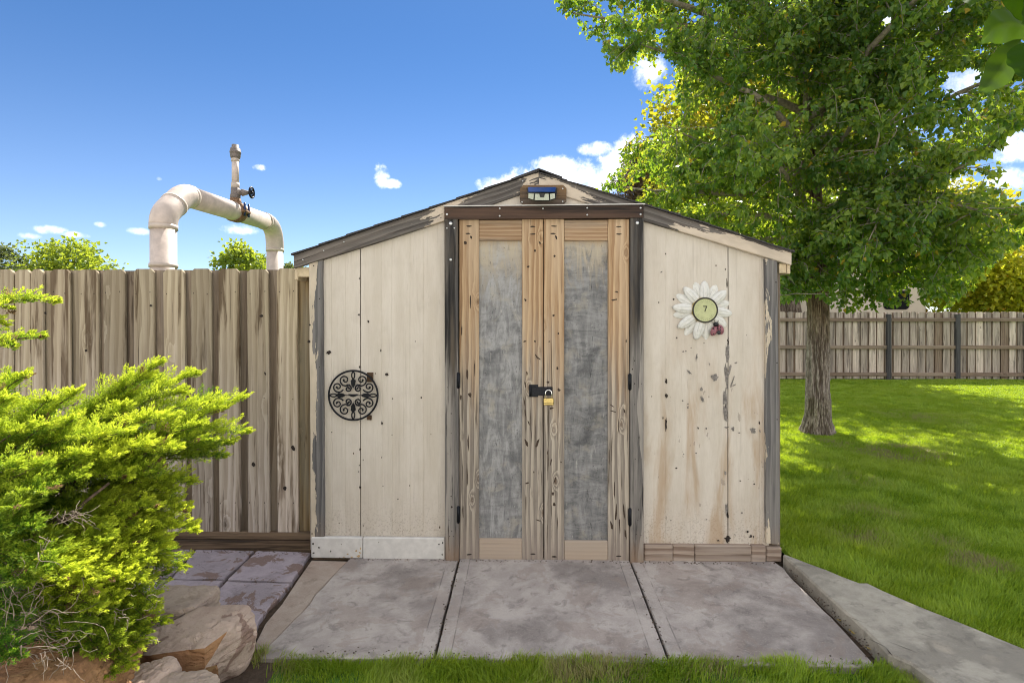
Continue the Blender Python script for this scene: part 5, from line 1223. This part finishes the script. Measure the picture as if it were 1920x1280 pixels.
M['leaf_bright'] = leafmat('bright_leaf', (.07, .125, .018), (.14, .20, .03), (.26, .36, .02), (.42, .48, .03), .42, .45)
M['leaf_lime'] = leafmat('lime_leaf', (.09, .15, .02), (.24, .30, .04), (.36, .46, .03), (.62, .66, .05), .45, .45)
M['leaf_yellow'] = leafmat('yellow_green_leaf', (.11, .15, .018), (.26, .24, .02), (.42, .46, .025), (.72, .58, .03), .5, .45, old=(.55, .34, .04))
M['leaf_gold'] = leafmat('golden_leaf', (.24, .31, .03), (.50, .45, .035), (.62, .70, .03), (.95, .78, .05), .55, .45, old=(.6, .33, .04))
M['needle_brown'] = leafmat('brown_needle', (.13, .085, .05), (.20, .14, .085), (.2, .13, .07), (.25, .17, .1), .2, .6)
M['leaf_olive'] = leafmat('olive_leaf', (.06, .085, .03), (.11, .14, .05), (.2, .24, .05), (.3, .34, .07), .35, .5)
def at(px, d, z=-.25): q = D(px, 610, d); return (q[0], q[1], z)
small_tree('leafy_tree', 'round bright green tree showing over the left end of the fence', at(132, 26), D(132, 533, 26), (1.85, 2.0, 2.0), 5600, .19, 'leaf_lime', 3, clumps=70)
small_tree('leafy_tree', 'bright green tree top framed by the cream pipe loop', at(458, 24), D(458, 512, 24), (.95, 1.0, 1.4), 2600, .18, 'leaf_lime', 4, clumps=40)
small_tree('sparse_tree', 'thin olive tree at the far left edge above the fence', at(12, 30), D(12, 525, 30), (1.2, 1.3, 1.95), 2600, .20, 'leaf_olive', 5, clumps=36)
small_tree('sparse_tree', 'small distant tree tip just left of the shed eave', at(549, 30), D(549, 520, 30), (.7, .8, .95), 700, .17, 'leaf_olive', 6, clumps=16)
small_tree('double_trunk_tree', 'yellow-green tree with a thick double trunk behind the far fence', at(1494, 16.2), D(1415, 310, 17), (2.9, 2.6, 4.0), 24000, .17, 'leaf_yellow', 8, clumps=150, stems=[(-.16, 0, .28), (.22, .1, .34)])
small_tree('golden_tree', 'low golden-leaved tree beyond the far fence at the right edge', at(1905, 17.5), D(1880, 520, 17.5), (2.5, 2.2, 1.75), 17000, .15, 'leaf_gold', 9, clumps=110, trunk_r=.13, trunk_mat='bark2')
small_tree('pale_tree', 'pale green tree beyond the far fence behind the lawn tree', at(1700, 21), D(1690, 470, 21), (3.6, 2.4, 2.7), 12000, .20, 'leaf_yellow', 14, clumps=90)
def cone(p, cc, cr):
    p = p.copy(); t = np.clip((p[2] - (cc[2] - cr[2])) / (2 * cr[2]), 0, 1); p[:2] = cc[:2] + (p[:2] - cc[:2]) * (1.15 - t); return p
small_tree('conifer', 'brown-needled conifer top seen past the right roof slope', at(1205, 21), D(1205, 360, 21), (1.25, 1.2, 1.9), 9000, .20, 'needle_brown', 10, clumps=70, shape=cone, spiky=True)

# ============================================================ cream camper wall beyond the far fence
M['camper'] = plain('cream_camper_panel', (.62, .53, .41), .5, var=.04, scale=2)
M['darkglass'] = plain('dark_window_glass', (.008, .008, .009), .5, 0, .1)
cm = thing('parked_camper', 'cream wall with a dark round-cornered window rising just above the far fence', 'camper', D(1600, 700, 17.2))
xa_, xb_ = D(1452, 600, 17)[0], D(1738, 600, 17)[0]; b = MB(); b.box(xa_, xb_, 17.2, 19.4, .35, 3.3, .12); b.build('body', M['camper'], cm)
def rrect(x0, x1, z0, z1, r, n=5):
    o = []
    for (cx_, cz_, a0) in ((x1 - r, z1 - r, 0), (x0 + r, z1 - r, 90), (x0 + r, z0 + r, 180), (x1 - r, z0 + r, 270)):
        for k in range(n + 1): a = R(a0 + 90 * k / n); o.append((cx_ + r * math.cos(a), cz_ + r * math.sin(a)))
    return o
q0, q1 = P(1656, 580, 17.2), P(1704, 545, 17.2); b = MB(); b.prism(rrect(q0[0], q1[0], q0[2], q1[2], .13), 17.17, 17.21); b.build('window', M['darkglass'], cm)
for xx in (xa_ + 1.2, xb_ - 1.2):
    b = MB(); b.tube([(xx, 17.25, .05), (xx, 17.45, .05)], .33, 20, smooth=False); b.build('wheel', M['blackpl'], cm)

# ============================================================ OVERHANGING LEAVES NEAR THE LENS
ov = thing('overhanging_branch', 'large smooth green leaves hanging in close at the top right corner', 'branch', D(1960, 60, .8))
M['bigleaf'] = leafmat('big_leaf', (.022, .055, .006), (.04, .085, .008), (.07, .15, .004), (.15, .25, .006), .6, .5, spec=.08)
def bigleaf(base, tip, w, d0, d1, bend=.0, tone=.5, twist=0.):
    a = np.array(D(*base, d0)); t = np.array(D(*tip, d1)); ax_ = t - a; L = np.linalg.norm(ax_); ax_ /= L
    view = norm((a + t) / 2 - np.array([0, 0, EYE])); sd_ = norm(np.cross(ax_, view)); nn = np.cross(sd_, ax_)
    sd_ = math.cos(twist) * sd_ + math.sin(twist) * nn; nn = np.cross(sd_, ax_); V = []; F = []; T = []; w *= .80
    nu, nv = 26, 8
    for i in range(nu + 1):
        u = i / nu; hw = w * (math.sin(math.pi * u ** .68) ** .95) * (1 - u) ** .12 * 1.15 + .0004
        hw *= 1 + .02 * math.sin(u * 17)
        for j in range(nv + 1):
            v = (j - nv / 2) / (nv / 2); V.append(a + ax_ * L * u + sd_ * (hw * v + bend * L * math.sin(math.pi * u)) + nn * (abs(v) * hw * .35 - .12 * L * u * u + .0012 * math.sin(u * 22 + v * 2))); T.append(tone + (.35 if abs(v) < .1 else 0) - .06 * abs(math.sin(u * 30 - abs(v) * 4)))
    for i in range(nu):
        for j in range(nv): k = i * (nv + 1) + j; F.append([k, k + 1, k + nv + 2, k + nv + 1])
    fastmesh('leaf', V, F, M['bigleaf'], ov, {'tone': T}, smooth=True)
bigleaf((1935, 52), (1805, 97), .030, .86, .80, -.10, .5); bigleaf((1915, 75), (1803, 196), .026, .84, .78, .04, .62, .25); bigleaf((1925, 80), (1912, 163), .030, .78, .76, .12, .1, .5)
bigleaf((1822, -75), (1821, 31), .032, .85, .80, .05, .55); bigleaf((1985, -12), (1868, -2), .042, .80, .82, -.05, .12); bigleaf((1965, 10), (1908, 48), .03, .80, .8, .05, .2, .3)
b = MB(); b.tube([(3.3, 4.6, 4.9), (2.3, 2.6, 3.75), (1.45, 1.4, 2.75), D(2010, -90, .86)], [.016, .012, .008, .004], 8); b.tube([D(2010, -90, .86), D(1955, 20, .85), D(1938, 52, .86)], [.004, .003, .002], 8); b.tube([D(2010, -90, .86), D(1900, -110, .86), D(1822, -76, .85)], [.004, .003, .002], 8); b.tube([D(1958, 20, .85), D(1985, -12, .80)], .002, 6); b.tube([D(1940, 45, .86), D(1925, 80, .78)], .0018, 6); b.build('twig', M['twig'], ov)
# ============================================================ GOLDEN JUNIPER-LIKE SHRUB
sh_ = thing('golden_shrub', 'sprawling feathery golden-green evergreen shrub in front of the left fence', 'shrub', D(-60, 1180, 2.2))
rg = np.random.default_rng(77)
M['golden'] = leafmat('golden_needles', (.05, .145, .02), (.60, .65, .055), (.12, .30, .016), (.84, .90, .07), .47, .5, old=(.24, .15, .08))
M['deadwood'] = plain('dead_twig', (.27, .21, .165), .8, var=.35, scale=40); M['branchwood'] = plain('shrub_bark', (.13, .085, .065), .9, var=.4, scale=40)
HUB = np.array(D(-90, 1010, 2.35))
TIPS = [(53, 690, 2.15, 1), (157, 721, 2.1, 1), (100, 737, 2.0, 1), (15, 735, 1.95, 1), (-30, 700, 2.0, 1), (318, 667, 2.42, 1), (300, 695, 2.4, 1), (264, 729, 2.38, 1), (385, 690, 2.5, 1), (362, 725, 2.4, 1), (408, 745, 2.45, 1), (440, 757, 2.45, 1), (477, 737, 2.52, 1),
        (480, 803, 2.45, 1), (452, 825, 2.4, .8), (436, 850, 2.38, .7), (245, 752, 2.2, 1), (205, 772, 2.15, 1), (345, 775, 2.2, 1), (300, 772, 2.15, 1), (395, 790, 2.3, 1), (415, 820, 2.3, .9), (255, 800, 2.05, 1), (200, 812, 2.0, 1), (150, 775, 2.0, 1), (90, 790, 1.9, .9), (40, 800, 1.85, .9), (-20, 790, 1.8, .9),
        (350, 835, 2.15, .95), (290, 830, 2.05, 1), (230, 850, 1.97, 1), (165, 845, 1.9, .95), (100, 860, 1.8, .8), (40, 870, 1.72, .7), (320, 880, 2.1, .6), (255, 890, 2.0, .7), (170, 890, 1.85, .7), (90, 920, 1.72, .65), (40, 950, 1.65, .6), (70, 990, 1.65, .5), (10, 1000, 1.6, .55),
        (384, 900, 2.25, 1), (350, 915, 2.2, .9), (372, 952, 2.15, 1), (388, 995, 2.12, 1), (350, 985, 2.1, .9), (310, 950, 2.05, .95), (290, 990, 2.0, .9), (250, 965, 2.0, .7), (225, 1000, 1.9, .9), (330, 1022, 2.05, .9), (275, 1030, 1.95, .9), (210, 1015, 1.85, .6),
        (361, 1070, 2.1, .8), (330, 1055, 2.05, .8), (300, 1055, 1.95, .7), (255, 1090, 1.85, 1), (220, 1085, 1.8, 1), (165, 1078, 1.7, 1), (130, 1095, 1.65, 1), (190, 1110, 1.75, 1), (100, 1075, 1.62, .6), (285, 1090, 1.9, .8), (235, 1130, 1.82, .85), (200, 1150, 1.75, .8), (60, 1100, 1.6, .45),
        (326, 1175, 2.0, .9), (310, 1140, 1.95, .8), (290, 1165, 1.92, .7), (298, 1205, 1.92, .6), (280, 1225, 1.88, .8), (262, 1262, 1.84, .8), (240, 1215, 1.82, .5), (210, 1240, 1.78, .5), (170, 1195, 1.7, .4), (225, 1275, 1.8, .5), (30, 1250, 1.5, .3)]
bb = MB(); C = []; AX = []; TO = []; LN = []
def plume(p0, d, l, tone, m_):
    d = norm(d); s1 = norm(np.cross(d, [0, 0, 1.]) + 1e-6); s2 = np.cross(s1, d)
    t = rg.uniform(0, 1, m_) ** .8; a = rg.uniform(0, 2 * math.pi, m_); w = l * .30 * (1 - t * .72) * np.sqrt(rg.uniform(.05, 1, m_))
    o = s1[None] * (np.cos(a) * w)[:, None] + s2[None] * (np.sin(a) * w * .62)[:, None]
    curve = np.outer(t * l, d) + np.outer(t * t * l * .12, [0, 0, 1.])
    C.append(p0 + curve + o); AX.append(d[None] * 1.0 + o / (l * .3 + 1e-6) * .9 + rg.normal(size=(m_, 3)) * .28 + np.array([0, 0, .12]))
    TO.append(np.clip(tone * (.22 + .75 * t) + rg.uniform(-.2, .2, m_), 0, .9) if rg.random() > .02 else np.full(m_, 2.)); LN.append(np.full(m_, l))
def bough(root, tip, tone, flen, dens=1.0, spread=1.0):
    root = np.array(root); tip = np.array(tip); v = tip - root; L = np.linalg.norm(v); ctrl = root + v * .55 + np.array([0, 0, .02 + .10 * L]) * (1 if tip[2] > root[2] - .3 else .5) + rg.normal(size=3) * .04
    P_ = np.array(arc(root, ctrl, tip, 26)); bb.tube(P_, list(np.linspace(.004 + .006 * L, .0015, 26)), 6)
    s = np.concatenate([[0], np.cumsum(np.linalg.norm(np.diff(P_, axis=0), axis=1))]); T = s[-1]; st = max(0, T - flen); x = st
    while x < T:
        f = (x - st) / max(1e-6, T - st); p = np.array([np.interp(x, s, P_[:, k]) for k in range(3)]); q = np.array([np.interp(min(T, x + .02), s, P_[:, k]) for k in range(3)]) - np.array([np.interp(max(0, x - .02), s, P_[:, k]) for k in range(3)])
        d = norm(q); sd_ = norm(np.cross(d, [0, 0, 1.])); env = (math.sin(math.pi * min(1, .22 + f * .78)) ** .7) * .9 + .12
        for sg in (-1, 1):
            dd = d * rg.uniform(.6, 1.1) + sd_ * sg * rg.uniform(.35, 1.0) + np.array([0, 0, rg.uniform(-.1, .55)])
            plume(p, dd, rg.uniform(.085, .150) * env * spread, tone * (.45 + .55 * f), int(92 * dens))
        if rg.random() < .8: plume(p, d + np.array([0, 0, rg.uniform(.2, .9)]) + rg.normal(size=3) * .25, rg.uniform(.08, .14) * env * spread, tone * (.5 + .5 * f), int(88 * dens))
        x += rg.uniform(.020, .030)
    plume(tip - norm(v) * .03, norm(P_[-1] - P_[-3]) + np.array([0, 0, .15]), .065 * spread, tone, 50)
for (x, y, d, tn) in TIPS:
    tip = np.array(D(x, y, d)); tip = tip - norm(tip - HUB) * (.045 if y < 860 else .055); root = HUB + rg.normal(size=3) * np.array([.08, .08, .10]); v = tip - root
    root = root + v * rg.uniform(.05, .25)
    bough(root, tip, tn, min(np.linalg.norm(tip - root) * .78, rg.uniform(.34, .55)))
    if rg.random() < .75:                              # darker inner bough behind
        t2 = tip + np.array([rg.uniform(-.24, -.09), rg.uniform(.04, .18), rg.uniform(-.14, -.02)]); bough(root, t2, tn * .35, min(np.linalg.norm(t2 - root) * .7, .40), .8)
for (x, y, d, rx, ry) in ((106, 566, 1.72, -120, 620), (60, 562, 1.75, -120, 610), (20, 580, 1.7, -130, 640), (82, 632, 1.75, -110, 680), (30, 650, 1.7, -110, 700), (10, 610, 1.72, -140, 670)):
    bough(D(rx, ry, d + .15), D(x, y, d), .95, .30, .40, .44)
    bb.tube([HUB, D(rx - 40, 800, 2.1), D(rx, ry, d + .15)], [.014, .010, .005], 6)
C = np.concatenate(C); AX = np.concatenate(AX); TO = np.concatenate(TO); LN = np.concatenate(LN); n = len(C); print('shrub leaves', n)
big = fbm(C * 4.5, 3); TO = np.where(TO > 1.5, 1., np.clip(TO + (big - .5) * .7, 0, .9))
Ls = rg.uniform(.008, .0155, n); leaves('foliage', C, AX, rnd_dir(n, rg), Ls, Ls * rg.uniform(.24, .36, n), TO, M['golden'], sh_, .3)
for (px, py, d) in ((-60, 1180, 2.3), (-40, 1200, 2.1), (-100, 1190, 2.4)): bb.tube([np.array(D(px, py, d)) * np.array([1, 1, 0]) + np.array([0, 0, .1]), HUB + rg.normal(size=3) * .05], [.03, .02], 8)
for pts in ([D(70, 1020, 2.1), D(130, 975, 2.0), D(160, 940, 1.98), D(205, 905, 2.02)], [D(60, 1005, 1.98), D(110, 975, 1.94), D(150, 965, 1.92)], [D(-20, 1080, 2.0), D(60, 1040, 1.95), D(90, 1000, 1.95)]): bb.tube(curve_pts(pts[0], np.array(pts[1]) - np.array(pts[0]), .05, 1, rg) + pts[1:], [.012, .011, .009, .006, .005][:len(pts) + 1], 7)
bb.build('branches', M['branchwood'], sh_)
dt = MB()
def twigs(cx_, cy_, d, n, spx, spy, L, ang, aspread):
    dt = MB()
    for k in range(n):
        p = np.array(D(cx_ + rg.uniform(-spx, spx), cy_ + rg.uniform(-spy, spy), d + rg.uniform(-.08, .08))); a = R(ang + rg.uniform(-aspread, aspread)); dr_ = np.array([math.cos(a), rg.uniform(-.4, .4), math.sin(a)])
        dt.tube(curve_pts(p, dr_, L * rg.uniform(.5, 1.2), 6, rg, wander=.9, droop=.5), list(np.linspace(.0014, .0006, 7)), 4)
    dt.build('dead_twigs', M['deadwood'], sh_)['kind'] = 'stuff'
twigs(40, 1180, 1.75, 46, 80, 50, .16, 10, 70); twigs(20, 1190, 1.58, 16, 50, 45, .14, 20, 70); twigs(60, 1050, 1.72, 16, 40, 45, .12, -60, 60); twigs(120, 965, 1.80, 26, 40, 10, .07, -10, 60); twigs(100, 1235, 1.60, 16, 40, 25, .05, -70, 50); twigs(250, 1150, 1.85, 18, 40, 60, .05, 20, 90); twigs(60, 1130, 1.7, 16, 40, 40, .10, 100, 60)


# ============================================================ GRASS
m, N = newmat('grass_blade'); p = N.pos(); t = N.attr('tone'); h = N.attr('hgt')
pat = N.noise(p, .8, 5, .6); pat2 = N.noise(p, 5, 4, .6); x, y, z = N.sep(p)
c = N.mix(t, (.045, .125, .015), (.31, .43, .055)); c = N.mix(N.m('MULTIPLY', N.mr(pat, .42, .62), .6), c, (.24, .30, .045))
dry = N.m('MULTIPLY', N.mr(N.m('ADD', N.m('MULTIPLY', pat2, .5), N.m('MULTIPLY', t, .5)), .50, .60), N.mr(N.attr('dry'), .18, .62)); c = N.mix(N.m('MULTIPLY', dry, .85), c, (.30, .255, .12))
tc = N.mix(t, (.48, .68, .02), (.80, .90, .05)); tc = N.mix(dry, tc, (.34, .28, .12))
b_ = N.n('ShaderNodeBsdfPrincipled'); N.put(b_.inputs['Base Color'], c); b_.inputs['Roughness'].default_value = .5; b_.inputs['Specular IOR Level'].default_value = .25
tr_ = N.n('ShaderNodeBsdfTranslucent'); N.put(tr_.inputs['Color'], tc); mx = N.n('ShaderNodeMixShader'); mx.inputs[0].default_value = .35
N.t.links.new(b_.outputs[0], mx.inputs[1]); N.t.links.new(tr_.outputs[0], mx.inputs[2]); o = N.n('ShaderNodeOutputMaterial'); N.t.links.new(mx.outputs[0], o.inputs[0]); M['grass'] = m
def blades(name, X, Y, Z, H, W, dry, lean=.55, seed=1):
    rg = np.random.default_rng(seed); n = len(X); a = rg.uniform(0, 2 * math.pi, n); la = rg.uniform(0, 2 * math.pi, n); ln = rg.uniform(.05, lean, n) ** 1.0
    cl = fbm(np.c_[X * 6, Y * 6, X * 0], 3); la = la * .5 + cl * 9
    side = np.c_[np.cos(a), np.sin(a), np.zeros(n)]; bend = np.c_[np.cos(la), np.sin(la), np.zeros(n)] * (ln * H)[:, None]; base = np.c_[X, Y, Z]; up_ = np.array([0, 0, 1.])
    w = (W / 2)[:, None]; h = H[:, None]
    m1 = base + bend * .30 + up_ * h * .55; tp_ = base + bend * 1.0 + up_ * h * np.sqrt(np.clip(1 - ln[:, None] ** 2 * .55, .2, 1))
    V = np.empty((n * 5, 3)); V[0::5] = base - side * w; V[1::5] = base + side * w; V[2::5] = m1 - side * w * .8; V[3::5] = m1 + side * w * .8; V[4::5] = tp_
    i = np.arange(n) * 5; F = np.empty((n * 3, 3), int); F[0::3] = np.c_[i, i + 1, i + 3]; F[1::3] = np.c_[i, i + 3, i + 2]; F[2::3] = np.c_[i + 2, i + 3, i + 4]
    tone = np.clip(rg.uniform(0, 1, n) * .7 + (cl - .5) * 1.0 + .15, 0, 1)
    return tag(fastmesh(name, V, F, M['grass'], None, {'tone': np.repeat(tone, 5), 'dry': np.repeat(dry, 5), 'hgt': np.tile([0, 0, .5, .5, 1], n)}), kind='stuff')
rg = np.random.default_rng(5)
def inpoly(x, y, poly):
    r = np.zeros(len(x), bool); n = len(poly)
    for i in range(n):
        x0, y0 = poly[i]; x1, y1 = poly[(i + 1) % n]; c = ((y0 > y) != (y1 > y)) & (x < (x1 - x0) * (y - y0) / (y1 - y0 + 1e-12) + x0); r ^= c
    return r
n0_ = 620000; dmin, dmax = 1.6, LAWNF - .02; u = rg.random(n0_); k_ = .62
d = (dmin ** k_ + u * (dmax ** k_ - dmin ** k_)) ** (1 / k_)
lx = np.maximum(1.6, .44 * d); X = rg.uniform(0, 1, n0_) * (1.30 * d - lx) + lx; wgt = (1.30 * d - lx) / (1.30 * d); ok = rg.random(n0_) < wgt / .62
fx = X; X = fx * CS - d * SN; Y = fx * SN + d * CS
kp = Lk + Rk; ok &= ~inpoly(X, Y, kp); ok &= ~((X < 1.70) & (Y > 3.30)); ok &= X > 1.69; ok &= (X - tb[0]) ** 2 + (Y - tb[1]) ** 2 > .2 ** 2; ok &= Y < LAWNF
shade_in = ~((X < 1.73) & (Y < 3.36)); ok &= shade_in
X, Y, d = X[ok], Y[ok], d[ok]; Z = lawn_z(X, Y) - .004; n = len(X); print('grass', n)
hn = fbm(np.c_[X * 2.2, Y * 2.2, X * 0], 4); H = rg.uniform(.030, .062, n) * (.55 + hn * .95); W = np.clip(.0014 * d, .0038, .018) * rg.uniform(.8, 1.3, n)
dryc = np.full(n, .18)
for (px, py, r_, amt) in ((1690, 850, .55, .8), (1620, 900, .45, .5), (1700, 780, .9, .5), (1760, 790, .7, .45), (1560, 880, .3, .4), (1830, 1055, .22, .8), (1780, 1010, .3, .45), (1640, 960, .4, .5), (1610, 1000, .3, .5), (1560, 830, .4, .5)):
    g_ = G(px, py, .04); dryc = np.maximum(dryc, amt * np.exp(-((X - g_[0]) ** 2 + (Y - g_[1]) ** 2) / r_ ** 2))
dryc *= .6 + .8 * fbm(np.c_[X * 3, Y * 3, X * 0 + 4], 3)
blades('lawn_grass', X, Y, Z, H, W, dryc, .75, 1)
n1_ = 90000; X = rg.uniform(-1.13, 1.72, n1_); Y = 2.41 - rg.uniform(0, 1, n1_) ** 1.5 * 1.1
ok = ~inpoly(X, Y, gp_([(400, 1180), (478, 1205), (500, 1236), (500, 1255), (470, 1300), (440, 1400), (300, 1400)])); ok &= rg.random(n1_) < np.clip((X + 1.13) * 9, .05, 1)
ok &= rg.random(n1_) < np.clip(.45 + (fbm(np.c_[X * 7, Y * 7, X * 0], 3) - .35) * 4, .2, 1)
X, Y = X[ok], Y[ok]; n = len(X); Z = front_z(X, Y); H = rg.uniform(.030, .070, n) * (.5 + fbm(np.c_[X * 5, Y * 5, X * 0], 3)); W = rg.uniform(.0026, .0045, n)
dr = .62 * np.ones(n) + .9 * (fbm(np.c_[X * 3.5 + 3, Y * 3.5, X * 0], 3) - .5)
for (px, r_, amt) in ((1180, .20, .9), (1330, .20, .8), (1090, .15, .6), (720, .10, .5), (530, .08, .5)): g_ = G(px, 1262, -.03); dr = np.maximum(dr, amt * np.exp(-((X - g_[0]) ** 2) / r_ ** 2))
for (px, r_) in ((640, .22), (860, .18), (1480, .2), (1240, .05), (1650, .1)): g_ = G(px, 1262, -.03); dr *= 1 - .7 * np.exp(-((X - g_[0]) ** 2) / r_ ** 2)
blades('front_grass', X, Y, Z, H, W, np.clip(dr, 0, 1), .9, 2)
n = 260; g_ = G(487, 1238, -.03); X = g_[0] + rg.normal(size=n) * .022; Y = g_[1] + rg.normal(size=n) * .03
gt = blades('grass_tuft', X, Y, np.full(n, -.05), rg.uniform(.05, .10, n), np.full(n, .0032), rg.uniform(.4, .9, n), .8, 3); del gt['kind']; tag(gt, 'small dry-tipped grass tuft between the sandstone boulder and the concrete', 'grass tuft', kind='thing')

# ============================================================ SKY, SUN, CAMERA
SUN_EL, SUN_AZ = R(50), R(11)            # azimuth measured from +Y towards +X
w = bpy.data.worlds.new('World'); SC.world = w; w.use_nodes = True; w.node_tree.nodes.clear(); N = NT(w.node_tree)
sky = N.n('ShaderNodeTexSky', sky_type='NISHITA'); sky.sun_disc = False; sky.sun_elevation = SUN_EL; sky.sun_rotation = SUN_AZ; sky.altitude = 1400; sky.air_density = 1.0; sky.dust_density = .15; sky.ozone_density = 4.0
dirv = N.n('ShaderNodeTexCoord').outputs['Generated']
nz1 = N.noise(dirv, 14, 8, .62, .25); nz2 = N.noise(dirv, 46, 6, .65, .2)
nn = N.m('ADD', N.m('MULTIPLY', N.m('SUBTRACT', nz1, .5), 3.6), N.m('MULTIPLY', N.m('SUBTRACT', nz2, .5), 2.8))
CL = [(985, 340, 66, 36, 1.), (930, 347, 42, 18, .9), (1085, 345, 75, 48, 1.), (1040, 318, 70, 24, .9), (1150, 325, 50, 40, 1.), (1185, 305, 50, 48, 1.), (1117, 280, 34, 14, .7), (1230, 330, 60, 40, .9), (716, 330, 16, 22, .95), (733, 344, 18, 10, .8), (486, 315, 14, 7, .75), (90, 431, 32, 10, .8), (140, 440, 24, 7, .5), (55, 442, 20, 7, .45), (187, 421, 12, 6, .7),
      (450, 430, 38, 12, .7), (262, 434, 20, 7, .4), (299, 335, 6, 5, .5), (1905, 275, 46, 34, 1.), (1810, 350, 50, 26, 1.), (1880, 340, 60, 30, .9), (1660, 60, 130, 60, .8), (1820, 140, 50, 40, .5), (1600, 250, 120, 70, .6), (1215, 130, 36, 40, .7), (1400, 250, 120, 60, .5), (1780, 470, 140, 50, .8), (1480, 120, 100, 60, .5)]
mask = None
for (px, py, rx, ry, a) in CL:
    d = Vector(ray(px, py)).normalized(); e1 = Vector((d.y, -d.x, 0)).normalized(); e2 = e1.cross(d); sc = 1 / math.sqrt(1 + ((px - 960) / 1000) ** 2 + ((610 - py) / 1000) ** 2)
    u = N.m('MULTIPLY', N.vm('DOT_PRODUCT', dirv, tuple(e1)), 1000 / (rx * .86 * sc)); v = N.m('MULTIPLY', N.vm('DOT_PRODUCT', dirv, tuple(e2)), 1000 / (ry * .86 * sc))
    f = N.m('SUBTRACT', 1.0, N.m('ADD', N.m('MULTIPLY', u, u), N.m('MULTIPLY', v, v))); f = N.m('MULTIPLY', N.mr(N.m('ADD', f, nn), -.35, 1.3), a)
    f = N.m('MULTIPLY', f, N.m('GREATER_THAN', N.vm('DOT_PRODUCT', dirv, tuple(d)), .5)); mask = f if mask is None else N.m('MAXIMUM', mask, f)
dx_, dy_, dz_ = N.sep(dirv)
skyc = N.mix(1.0, sky.outputs[0], N.mix(N.mr(dz_, .0, .5), (.72, .67, .68), (.32, .465, .58)), 'MULTIPLY')
# broken cloud added overhead and outside the view to brighten the shade
og = N.m('MAXIMUM', N.mr(N.m('SUBTRACT', dz_, N.m('MULTIPLY', dy_, .72)), .04, .16), N.mr(N.m('SUBTRACT', N.m('ABSOLUTE', dx_), N.m('MULTIPLY', dy_, 1.15)), .0, .15))
mask = N.m('MAXIMUM', mask, N.m('MULTIPLY', og, N.mr(N.noise(dirv, 2.6, 7, .6, .3), .40, .56)))
cc = N.mix(N.mr(nz2, .35, .65), (5.6, 5.9, 6.4), (8.2, 8.2, 8.3))
bg = N.n('ShaderNodeBackground'); N.put(bg.inputs['Color'], N.mix(mask, skyc, cc)); bg.inputs['Strength'].default_value = .075
N.t.links.new(bg.outputs[0], N.n('ShaderNodeOutputWorld').inputs[0])
sl = bpy.data.lights.new('sun', 'SUN'); sl.energy = 3.4; sl.angle = R(.53); sl.color = (1, .95, .86); so = bpy.data.objects.new('sun', sl); COL.objects.link(so)
sv = Vector((math.sin(SUN_AZ) * math.cos(SUN_EL), math.cos(SUN_AZ) * math.cos(SUN_EL), math.sin(SUN_EL))); so.rotation_euler = (-sv).to_track_quat('-Z', 'Y').to_euler(); so.location = (3, 8, 14)
cd = bpy.data.cameras.new('camera'); cd.lens = 18.75; cd.sensor_width = 36; cd.shift_y = -30 / 1920; cd.clip_start = .05; cd.clip_end = 2000
co = bpy.data.objects.new('camera', cd); COL.objects.link(co); co.location = (0, 0, EYE); co.rotation_euler = (R(90), 0, YAW); SC.camera = co
SC.view_settings.view_transform = 'Standard'; SC.view_settings.look = 'None'; SC.view_settings.exposure = 1.72; SC.view_settings.gamma = 1
SC.cycles.max_bounces = 10; SC.cycles.diffuse_bounces = 5; SC.cycles.transparent_max_bounces = 8; SC.cycles.use_denoising = True; SC.cycles.filter_width = 1.05
SC.world.cycles.sampling_method = 'AUTOMATIC'
